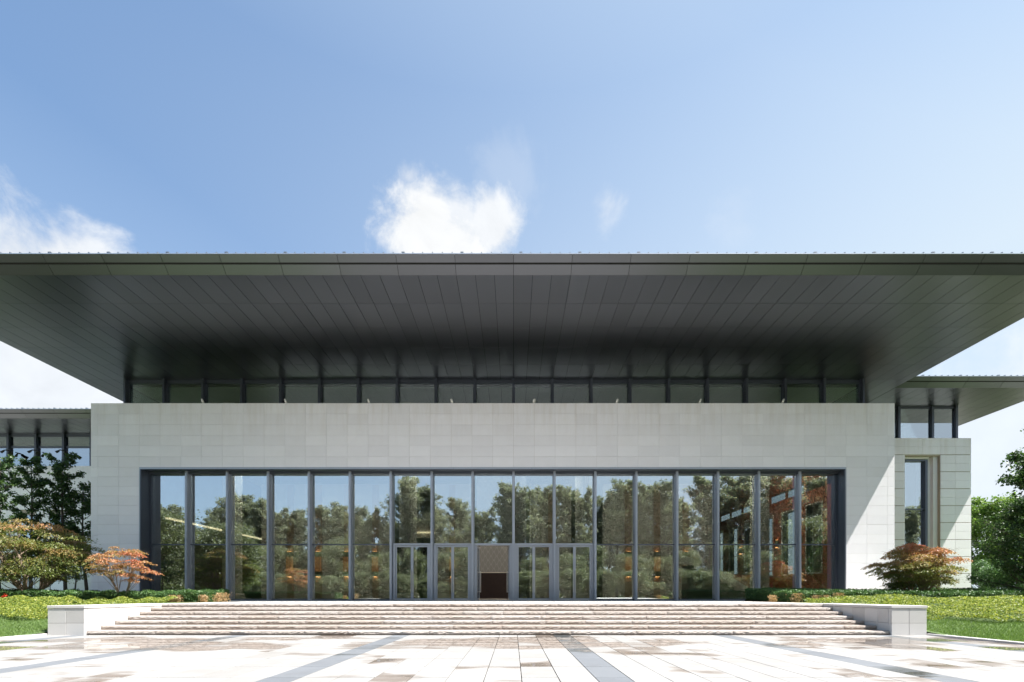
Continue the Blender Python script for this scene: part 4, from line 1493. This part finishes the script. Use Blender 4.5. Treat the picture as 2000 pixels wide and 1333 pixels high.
# right side: tall tree, dense rounded tree, light tree behind
add_tree('tall_tree', 'tall broad tree whose crown enters at the right edge above the shrubs', (30.0, 26.0, 0.9), 11, 'dark_leaf',
         H=8.4, base=0.45, profile=oval(3.1), up=0.45, n_limb=34, sub=7, leaves=15000, lsize=0.20, spread=0.42, trunk_r=0.20, lean=0.2)
add_tree('round_tree', 'dense dark green young tree standing on the ground cover at the right edge', (23.6, 21.8, 0.86), 12, 'dark_leaf',
         H=4.7, base=0.04, profile=lambda t: 2.05 * (0.55 + 0.45 * math.sin(math.pi * min(1, 0.25 + 0.7 * t))) * (1 - 0.45 * t ** 2), up=0.55, n_limb=64, sub=9, leaves=21000, lsize=0.11, spread=0.25, trunk_r=0.09, lean=0.15)
for i, (px, D, H, R, mt, lab) in enumerate(((1925, 46.0, 9.4, 3.2, 'fresh_leaf', 'light green tree directly beyond the corner of the right wing'),
                                            (1990, 44.0, 9.0, 3.0, 'fresh_leaf', 'light green tree at the right edge behind the dark young tree'),
                                            (1925, 56.0, 11.0, 3.6, 'dark_leaf', 'darker tree rising behind the light green trees on the right'))):
    x = (px - 1003) / FPX * D
    add_tree('garden_tree', lab, (x, D, 0.5), 30 + i, mt, H=H, base=0.12, profile=oval(R), up=0.5, n_limb=44, sub=7, leaves=15000, lsize=0.24, spread=0.55, trunk_r=0.16, lean=0.2)
for i, (px, D, H, R) in enumerate(((1912, 37.0, 2.4, 1.3), (1950, 35.0, 2.0, 1.3), (1985, 34.0, 2.3, 1.4))):
    x = (px - 1003) / FPX * D
    add_tree('shrub', ['low dark shrub at the foot of the right wing corner', 'low dark shrub under the light green trees on the right', 'low dark shrub at the right edge behind the young tree'][i],
             (x, D, 0.85), 40 + i, 'hedge_leaf', H=H, base=0.02, profile=oval(R), up=0.6, n_limb=30, sub=7, leaves=8000, lsize=0.11, spread=0.3, trunk_r=0.04, cat='shrub')


def maple(name, label, loc, seed, W, H, stems, pads, per, hue_fn, base_h, lsize=0.085, low=0.35):
    """spreading maple: several stems fan into flat tiers of small leaves"""
    r = random.Random(seed)
    rs = np.random.RandomState(seed)
    o = thing(name, label, 'tree', loc)
    m = MB()
    P = []
    for i in range(pads):
        for _ in range(60):
            a = r.uniform(0, 2 * math.pi); q = math.sqrt(r.random())
            fz = r.random()
            x, y = math.cos(a) * q, math.sin(a) * q
            lim = 1 - 0.72 * max(0, (fz - 0.40) / 0.60) ** 1.9
            lo = 0.55 + 0.45 * min(1, fz / 0.35)
            if q < min(lim, lo) and q > 0.30 * (1 - fz): break
        P.append(Vector((x * W * 0.46, y * W * 0.40, base_h + (H - base_h) * fz + 0.0)))
    stem_tips = []
    for s in range(stems):
        a = 2 * math.pi * (s + r.uniform(-.2, .2)) / stems
        d0 = Vector((math.cos(a) * 0.07, math.sin(a) * 0.06, 0))
        rr = W * r.uniform(0.08, 0.16)
        pts = [d0, d0 + Vector((math.cos(a) * rr * .35, math.sin(a) * rr * .35, base_h * .45)),
               d0 + Vector((math.cos(a + .3) * rr * .9, math.sin(a + .3) * rr * .9, base_h * .95)),
               d0 + Vector((math.cos(a + .2) * rr * 1.5, math.sin(a + .2) * rr * 1.5, base_h + (H - base_h) * .35))]
        r0 = 0.016 * W + 0.012
        m.tube(pts, [r0, r0 * .85, r0 * .65, r0 * .42], 7)
        stem_tips.append(pts)
    cen, axis, nrm, hue = [], [], [], []
    for p in P:
        pts = min(stem_tips, key=lambda s: (s[2] - p).length + r.uniform(0, .3))
        k = r.choice((1, 2, 2, 3)) if p.z > base_h * 1.1 else 1
        q = pts[k]
        mid = q.lerp(p, 0.55) + Vector((0, 0, -0.05 * W * r.random() + 0.02))
        m.tube([q, mid, p], [0.0045 * W, 0.003 * W, 0.0012 * W], 5, False)
        pr = W * r.uniform(0.075, 0.135)
        out = Vector((p.x, p.y, 0))
        out = out.normalized() if out.length > 0.01 else Vector((1, 0, 0))
        for _ in range(4):
            e = p + (out * r.uniform(0.0, 1) + Vector((r.uniform(-.8, .8), r.uniform(-.8, .8), r.uniform(-.1, .1)))) * pr
            m.tube([p.lerp(mid, .2), e], [0.0018 * W, 0.0006 * W], 4, False)
        n = int(per * r.uniform(0.7, 1.3) * (pr / (0.105 * W)) ** 2)
        a = rs.uniform(0, 2 * np.pi, n); q = np.sqrt(rs.rand(n)) * pr
        lob = 1 + 0.35 * np.sin(a * 3 + r.uniform(0, 6)) + 0.2 * np.sin(a * 7 + r.uniform(0, 6))
        dx, dy = np.cos(a) * q * lob, np.sin(a) * q * lob
        out2 = (dx * out.x + dy * out.y)
        dz = rs.normal(size=n) * 0.0075 * W - 0.28 * (q / pr) ** 2 * pr - 0.22 * np.maximum(out2, 0)
        c = np.stack([p.x + dx, p.y + dy, p.z + dz], 1)
        cen.append(c)
        axis.append(np.stack([dx, dy, -0.35 * pr - rs.rand(n) * pr * .6], 1) + rs.normal(size=(n, 3)) * pr * .35)
        nrm.append(rs.normal(size=(n, 3)) * 0.55 + np.array([[0, 0, 1.0]]))
        hue.append(np.full(n, hue_fn(p.x / (W * .5), (p.z - base_h) / (H - base_h), r)))
    cen = np.concatenate(cen); axis = np.concatenate(axis); nrm = np.concatenate(nrm); hue = np.concatenate(hue)
    ln = lsize * rs.uniform(0.6, 1.3, len(cen))
    m2 = MB(); m2.v = [(x + loc[0], y + loc[1], z + loc[2]) for x, y, z in m.v]; m2.f = m.f
    m2.build('trunk', 'maple_bark', o, smooth=True)
    leaf_obj('crown', o, loc, 'maple_leaf', cen + np.array(loc), axis, nrm, ln, ln * 0.5, hue)
    return o


D = 21.6; gx = (58 - 1003) / FPX * D
maple('maple_tree', 'large spreading maple with green and bronze leaves at the left', (gx, D, garden_z(gx, D)), 51, 5.6, 3.75, 5, 105, 330,
      lambda fx, fz, r: 0.22 + 0.22 * fz + r.uniform(-0.16, 0.18), 0.95, 0.085)
D = 20.4; gx = (240 - 1003) / FPX * D
maple('maple_tree', 'small twin-stemmed maple with salmon red leaves before the stone front', (gx, D, garden_z(gx, D)), 52, 2.55, 2.55, 2, 50, 150,
      lambda fx, fz, r: 0.55 + 0.08 * fz + 0.25 * max(0, fx) + r.uniform(-0.12, 0.10), 0.95, 0.07)
D = 22.5; gx = (1790 - 1003) / FPX * D
mp = maple('maple_tree', 'wide low maple turning orange red on top, propped by stakes, at the right', (gx, D, garden_z(gx, D)), 53, 3.75, 2.75, 6, 135, 240,
           lambda fx, fz, r: 0.20 + 0.46 * fz + 0.30 * max(0, fx * 0.8 + fz - 0.55) + r.uniform(-0.10, 0.12), 0.62, 0.078)
for i, (dx0, dx1, dy) in enumerate(((-0.55, -0.10, -0.2), (0.55, -0.05, -0.15), (1.35, 0.35, -0.3))):
    st = MB(); zb_ = garden_z(gx + dx0, D + dy)
    st.tube([(gx + dx0, D + dy, zb_ + 0.02), (gx + dx1, D + dy + 0.15, zb_ + 0.95)], 0.028, 7)
    o = st.build('stake', 'stake_wood', None, pos=(gx + dx0, D + dy, zb_))
    tag(o, ['wooden stake propping the right maple, leftmost of three', 'wooden stake propping the right maple, middle of three', 'long wooden stake propping the right maple, rightmost of three'][i], 'stake', 'stakes of the right maple')
# slender young trees in the shade at the left
for i, px in enumerate((85, 148)):
    D = 25.5; x = (px - 1003) / FPX * D
    add_tree('young_tree', ['thin bare-stemmed young tree in the shade behind the large maple', 'thin young tree beside the left end of the stone front'][i], (x, D, 0.98), 60 + i, 'dark_leaf',
             H=2.4, base=0.3, profile=oval(0.9), up=0.6, n_limb=14, sub=4, leaves=900, lsize=0.10, spread=0.2, trunk_r=0.035, lean=0.3)


def hedge(name, label, x0, x1, y0, y1, h, n, seed, mat='hedge_leaf', inward=1):
    o = thing(name, label, 'hedge', ((x0 + x1) / 2, (y0 + y1) / 2, garden_z((x0 + x1) / 2, (y0 + y1) / 2)))
    rs = np.random.RandomState(seed)
    xs = np.linspace(x0 + 0.08, x1 - 0.08, 60); yy = np.linspace(y0 + 0.08, y1 - 0.08, 8)
    m = MB()
    bz = lambda x, y: max(garden_z(x, y), T) if KX0 < x < KX1 else garden_z(x, y)
    for y in yy:
        for x in xs: m.v.append((x, y, bz(x, y) + h - 0.07 + 0.03 * math.sin(x * 3.1 + y)))
    nx = len(xs)
    m.f = [(j * nx + i, j * nx + i + 1, (j + 1) * nx + i + 1, (j + 1) * nx + i) for j in range(7) for i in range(nx - 1)]
    b = len(m.v)
    ring = [i for i in range(nx)] + [j * nx + nx - 1 for j in range(1, 8)] + [7 * nx + i for i in range(nx - 2, -1, -1)] + [j * nx for j in range(6, 0, -1)]
    for i in ring: m.v.append((m.v[i][0], m.v[i][1], m.v[i][2] - h))
    k = len(ring)
    m.f += [(b + i, b + (i + 1) % k, ring[(i + 1) % k], ring[i]) for i in range(k)]
    m.build('stem_mass', 'lawn_ground', o)
    nt, ns = int(n * 0.55), int(n * 0.33)
    ne = n - nt - ns
    def bump_(x, y): return 0.035 * np.sin(x * 2.9) * np.sin(y * 3.7 + x) + 0.03 * np.sin(x * 7.3 + y * 5)
    P1 = np.stack([rs.uniform(x0, x1, nt), rs.uniform(y0, y1, nt), np.full(nt, h)], 1)
    P2 = np.stack([rs.uniform(x0, x1, ns), y0 + rs.normal(size=ns) * 0.03, h * rs.rand(ns) ** 0.8], 1)
    xe = x1 if inward > 0 else x0
    P3 = np.stack([xe + rs.normal(size=ne) * 0.03, rs.uniform(y0, y1, ne), h * rs.rand(ne)], 1)
    P = np.concatenate([P1, P2, P3])
    P[:, 2] += np.array([bz(x, y) for x, y in P[:, :2]]) + bump_(P[:, 0], P[:, 1]) + rs.normal(size=len(P)) * 0.025
    N = np.concatenate([np.tile([0, 0, 1.0], (nt, 1)), np.tile([0, -1.0, 0.4], (ns, 1)), np.tile([float(inward), -0.2, 0.4], (ne, 1))]) + rs.normal(size=(len(P), 3)) * 0.55
    A = N * 0.6 + rs.normal(size=(len(P), 3)) * 0.7
    ln = 0.075 * rs.uniform(0.6, 1.4, len(P))
    leaf_obj('foliage', o, tuple(ORIG[o.name]), mat, P, A, N + 0.5 * rs.normal(size=(len(P), 3)), ln, ln * 0.45)
    return o


hedge('hedge', 'low clipped dark green hedge along the terrace edge at the left', -30.0, KX0 + 0.05, 20.3, 22.3, 0.42, 40000, 71, inward=1)
hedge('hedge', 'low clipped dark green hedge along the terrace edge at the right', KX1 + 0.02, 28.5, 20.5, 24.4, 0.42, 52000, 72, inward=-1)
# brown frosted sprigs at the hedge ends
for i, (px, D) in enumerate(((336, 20.2), (349, 20.2), (398, 20.2), (425, 20.2), (437, 20.25), (1509, 20.45), (1556, 20.4), (1593, 20.4), (1614, 20.4), (1638, 20.35))):
    x = (px - 1003) / FPX * D
    rs = np.random.RandomState(80 + i)
    n = 260
    k = 1.3 if px in (1556, 1638, 437) else 0.85
    P = np.stack([x + rs.normal(size=n) * 0.10 * k, D + rs.normal(size=n) * 0.05, max(T, garden_z(x, D)) + rs.rand(n) ** 0.8 * 0.34 * min(k, 1.1)], 1)
    o = thing('dry_sprig', 'tuft of brown withered twigs in the %s hedge, number %s from the left there' % ('left' if px < 1000 else 'right', ordn[i if i < 5 else i - 5]), 'plant', (x, D, T), 'withered tufts in the hedges')
    leaf_obj('foliage', o, (x, D, T), 'dry_leaf', P, np.stack([rs.normal(size=n) * .4, rs.normal(size=n) * .3, np.ones(n)], 1), rs.normal(size=(n, 3)), 0.07 * rs.uniform(.6, 1.4, n), 0.025)


def scatter(name, label, cat, region, n, seed, mat, h, size, ratio, upright, lump=0.1, kind='stuff'):
    rs = np.random.RandomState(seed)
    P = []
    while len(P) < n:
        q = rs.rand(4096, 2)
        x = region[0] + (region[1] - region[0]) * q[:, 0]
        y = region[2] + (region[3] - region[2]) * q[:, 1] ** 1.25
        for a, b in zip(x, y):
            if region[4](a, b): P.append((a, b))
            if len(P) >= n: break
    P = np.array(P)
    z = np.array([garden_z(a, b) for a, b in P])
    l = lump * (np.sin(P[:, 0] * 2.3 + 1.3 * np.sin(P[:, 1] * 1.9)) * np.sin(P[:, 1] * 2.9 + P[:, 0]) + 0.6 * np.sin(P[:, 0] * 6.1 + P[:, 1] * 4.7))
    hh = np.maximum(0.02, h * (0.65 + 0.35 * rs.rand(n)) + l)
    cen = np.stack([P[:, 0], P[:, 1], z + hh * (1 if not upright else 0.5)], 1)
    if upright:
        A = np.stack([rs.normal(size=n) * .35, rs.normal(size=n) * .35, np.ones(n)], 1)
        N = rs.normal(size=(n, 3)) * np.array([[1, 1, .2]])
        ln = hh * rs.uniform(.8, 1.5, n); wd = np.full(n, size)
    else:
        A = rs.normal(size=(n, 3)) * np.array([[1, 1, .6]]) + np.array([[0, 0, .35]])
        N = rs.normal(size=(n, 3)) * .6 + np.array([[0, -.2, 1.]])
        ln = size * rs.uniform(.6, 1.4, n); wd = ln * ratio
    o = leaf_obj(name, None, (0, 0, 0), mat, cen, A, N, ln, wd)
    return tag(o, label, cat, kind=kind)


edge_l = lambda x: 15.6 + 0.25 * math.sin(x * 1.3) + 0.12 * math.sin(x * 4.1)
edge_r = lambda x: 15.3 + 0.3 * math.sin(x * 1.1) + 0.15 * math.sin(x * 3.7) - 0.03 * (x - 12)
scatter('ground_cover', 'yellow green ground cover sloping down from the hedge at the left', 'ground cover', (-24.5, KX0 - 0.05, 15.0, 20.35, lambda x, y: y > edge_l(x) and y < 20.3 - 1.2 * smooth(-15.5, -13.2, x)), 80000, 91, 'cover_leaf', 0.19, 0.060, 0.5, False, 0.085)
scatter('ground_cover', 'yellow green ground cover sloping down from the hedge at the right', 'ground cover', (KX1 + 0.05, 25.5, 14.6, 20.6, lambda x, y: y > edge_r(x) and y < 20.5 - 0.8 * smooth(13.2, 11.8, x)), 95000, 92, 'cover_leaf', 0.19, 0.060, 0.5, False, 0.095)
scatter('lawn_grass', 'short bright green grass in front of the left ground cover', 'grass', (-22.5, KX0 - 0.17, 9.5, 16.4, lambda x, y: y < edge_l(x) + 0.25 and abs(x) / y < 1.9), 62000, 93, 'grass_blade', 0.075, 0.011, 0.3, True, 0.0)
scatter('lawn_grass', 'short bright green grass in front of the right ground cover', 'grass', (KX1 + 0.17, 23.0, 7.6, 16.4, lambda x, y: y < edge_r(x) + 0.25 and abs(x) / y < 1.9), 90000, 94, 'grass_blade', 0.075, 0.011, 0.3, True, 0.0)
# a red flower at the far left of the hedge
x = (9 - 1003) / FPX * 20.2
rs = np.random.RandomState(5); n = 40
fl_o = thing('red_flower', 'small red flower in the ground cover at the left edge', 'flower', (x, 20.2, garden_z(x, 20.2)))
leaf_obj('petals', fl_o, (x, 20.2, 1.05), 'petal_red', np.stack([x + rs.normal(size=n) * .04, 20.2 + rs.normal(size=n) * .04, 1.10 + rs.normal(size=n) * .035], 1), rnd_dirs(rs, n), rnd_dirs(rs, n), 0.06, 0.05)
st = MB(); st.tube([(x, 20.2, garden_z(x, 20.2)), (x, 20.2, 1.10)], 0.006, 5); st.build('stem', 'hedge_leaf', fl_o)

# ------------------------------------------------------------------ the wood behind the camera, seen only mirrored in the glass
profile_px = [(250, 1005), (300, 1003), (335, 998), (372, 1035), (408, 1003), (432, 980), (472, 972), (505, 985), (545, 1005), (585, 1010), (625, 1000), (660, 995), (700, 1000),
              (735, 1006), (788, 948), (826, 962), (858, 998), (900, 985), (945, 1006), (990, 962), (1015, 968), (1060, 962), (1105, 962), (1140, 972), (1175, 985), (1215, 948), (1262, 955),
              (1290, 955), (1335, 988), (1385, 948), (1415, 985), (1445, 934), (1500, 934), (1540, 940), (1585, 932), (1615, 940), (1660, 940), (1700, 950)]
rr = random.Random(77)
ORD17 = ['first', 'second', 'third', 'fourth', 'fifth', 'sixth', 'seventh', 'eighth', 'ninth', 'tenth', 'eleventh', 'twelfth', 'thirteenth', 'fourteenth', 'fifteenth', 'sixteenth', 'seventeenth']


def mirror_place(px):
    q = ((px - 1003) / FPX * D_GLASS - OX0) / 2.4
    b = min(16, max(0, int(q)))
    f = q - b
    return '%s of the %s glass bay from the left' % ('at the left side' if f < 0.34 else ('in the middle' if f < 0.67 else 'at the right side'), ORD17[b])


profile_px = [p for p in profile_px if 280 < p[0] < 1640]

spike = lambda t: 5.0 * (0.35 + 0.65 * math.sin(math.pi * min(1, 0.1 + 0.75 * t))) * (1.05 - 0.45 * t)
for i, (px, py) in enumerate(profile_px):
    D = -rr.uniform(26, 33)
    dm = 2 * D_GLASS - D
    x = (px - 1003) / FPX * dm
    H = (1162 - py) / FPX * dm + 1.0
    v = i % 5
    add_tree('poplar_tree', 'tall poplar mirrored ' + mirror_place(px), (x, D, 0.0), 100 + v, 'poplar_leaf', group='poplars mirrored in the glass', share='poplar%d' % v, rot=rr.uniform(0, 6.28), scale=(1.2 * H / 16, 1.2 * H / 16, H / 15.6),
             H=16.0, base=0.10, profile=spike, up=(1.02, 1.18, 0.95, 1.25, 1.1)[v], n_limb=(34, 42, 30, 38, 46)[v], sub=8, leaves=17000, lsize=0.24, spread=0.46, trunk_r=0.2, lean=0.15)
for i in range(27):
    px = 300 + i * 50 + rr.uniform(-14, 14)
    D = -rr.uniform(38, 46)
    dm = 2 * D_GLASS - D
    x = (px - 1003) / FPX * dm
    py = min(profile_px, key=lambda q: abs(q[0] - px))[1] + rr.uniform(8, 26)
    H = (1162 - py) / FPX * dm + 1.0
    v = (i * 2 + 1) % 5
    add_tree('poplar_tree', 'farther poplar mirrored ' + mirror_place(px), (x, D, 0.0), 100 + v, 'poplar_leaf', group='rear poplars mirrored in the glass', share='poplar%d' % v, rot=rr.uniform(0, 6.28), scale=(1.15 * H / 16, 1.15 * H / 16, H / 15.6))
for i in range(22):
    px = 305 + i * 62 + rr.uniform(-14, 14)
    D = -rr.uniform(19, 24)
    dm = 2 * D_GLASS - D
    x = (px - 1003) / FPX * dm
    H = rr.uniform(6.0, 9.0)
    v = i % 3
    add_tree('willow_tree', 'rounded lighter tree mirrored ' + mirror_place(px), (x, D, 0.0), 120 + v, 'willow_leaf', group='lighter trees mirrored in the glass', share='willow%d' % v, rot=rr.uniform(0, 6.28), scale=H / 8.0,
             H=8.0, base=0.06, profile=oval((3.0, 3.6, 2.6)[v]), up=(0.7, 0.5, 0.95)[v], n_limb=60, sub=9, leaves=20000, lsize=0.22, spread=0.85, droop=0.05, trunk_r=0.14, lean=0.15)
for i in range(33):
    px = 296 + i * 41 + rr.uniform(-5, 5)
    D = -rr.uniform(15.5, 18)
    dm = 2 * D_GLASS - D
    x = (px - 1003) / FPX * dm
    H = rr.uniform(2.6, 4.6)
    v = (i + 1) % 3
    add_tree('willow_tree', 'low bushy tree mirrored ' + mirror_place(px), (x, D, 0.0), 120 + v, 'willow_leaf', group='bushy trees mirrored in the glass', share='willow%d' % v, rot=rr.uniform(0, 6.28), scale=(H / 6.0, H / 6.0, H / 8.0))
# a far wood closes the view under the crowns
rs = np.random.RandomState(7); n = 26000
P = np.stack([rs.uniform(-80, 75, n), rs.uniform(-56, -49, n), 0.3 + 8.0 * rs.rand(n) ** 1.2], 1)
P[:, 2] *= 0.75 + 0.25 * np.sin(P[:, 0] * 0.55 + np.sin(P[:, 0] * 0.23) * 2)
tag(leaf_obj('far_wood', None, (0, 0, 0), 'poplar_leaf', P, rnd_dirs(rs, n), unit(rs.normal(size=(n, 3)) * 0.7 + np.array([[0, 0.5, 0.6]])), 0.75 * rs.uniform(.6, 1.3, n), 0.5), 'far band of dense wood mirrored low behind the trees in the glass', 'wood', kind='stuff')
# garden trees standing just outside the picture on both sides, mirrored in the end bays
for i, (x, y, H, lab) in enumerate(((-28.5, 9.0, 7.5, 'light green tree left of the plaza, mirrored in the fourth glass bay from the left'),
                                    (-33.5, 12.0, 8.5, 'light green tree left of the plaza, mirrored in the first glass bay from the left'),
                                    (-32.0, 5.0, 8.0, 'light green tree left of the plaza, mirrored in the third glass bay from the left'),
                                    (30.0, 8.0, 8.0, 'light green tree right of the plaza, mirrored in the last glass bay'),
                                    (35.0, 12.5, 8.5, 'light green tree far right of the plaza, mirrored at the right glass edge'))):
    v = i % 3
    add_tree('willow_tree', lab, (x, y, garden_z(x, y)), 120 + v, 'willow_leaf', group='garden trees beside the plaza', share='willow%d' % v, rot=i * 1.7, scale=H / 8.0)
for i, (x, y, H, lab) in enumerate(((64.0, -9.0, 15.0, 'tall tree far right behind, mirrored in the tall window of the right wing'),
                                    (70.0, -13.0, 16.5, 'taller tree far right behind, mirrored beside it in the right wing window'))):
    add_tree('poplar_tree', lab, (x, y, -0.3), 100 + i, 'poplar_leaf', share='poplar%d' % (i + 1), rot=i * 2.0, scale=H / 16.0, group='trees mirrored in the wing window')
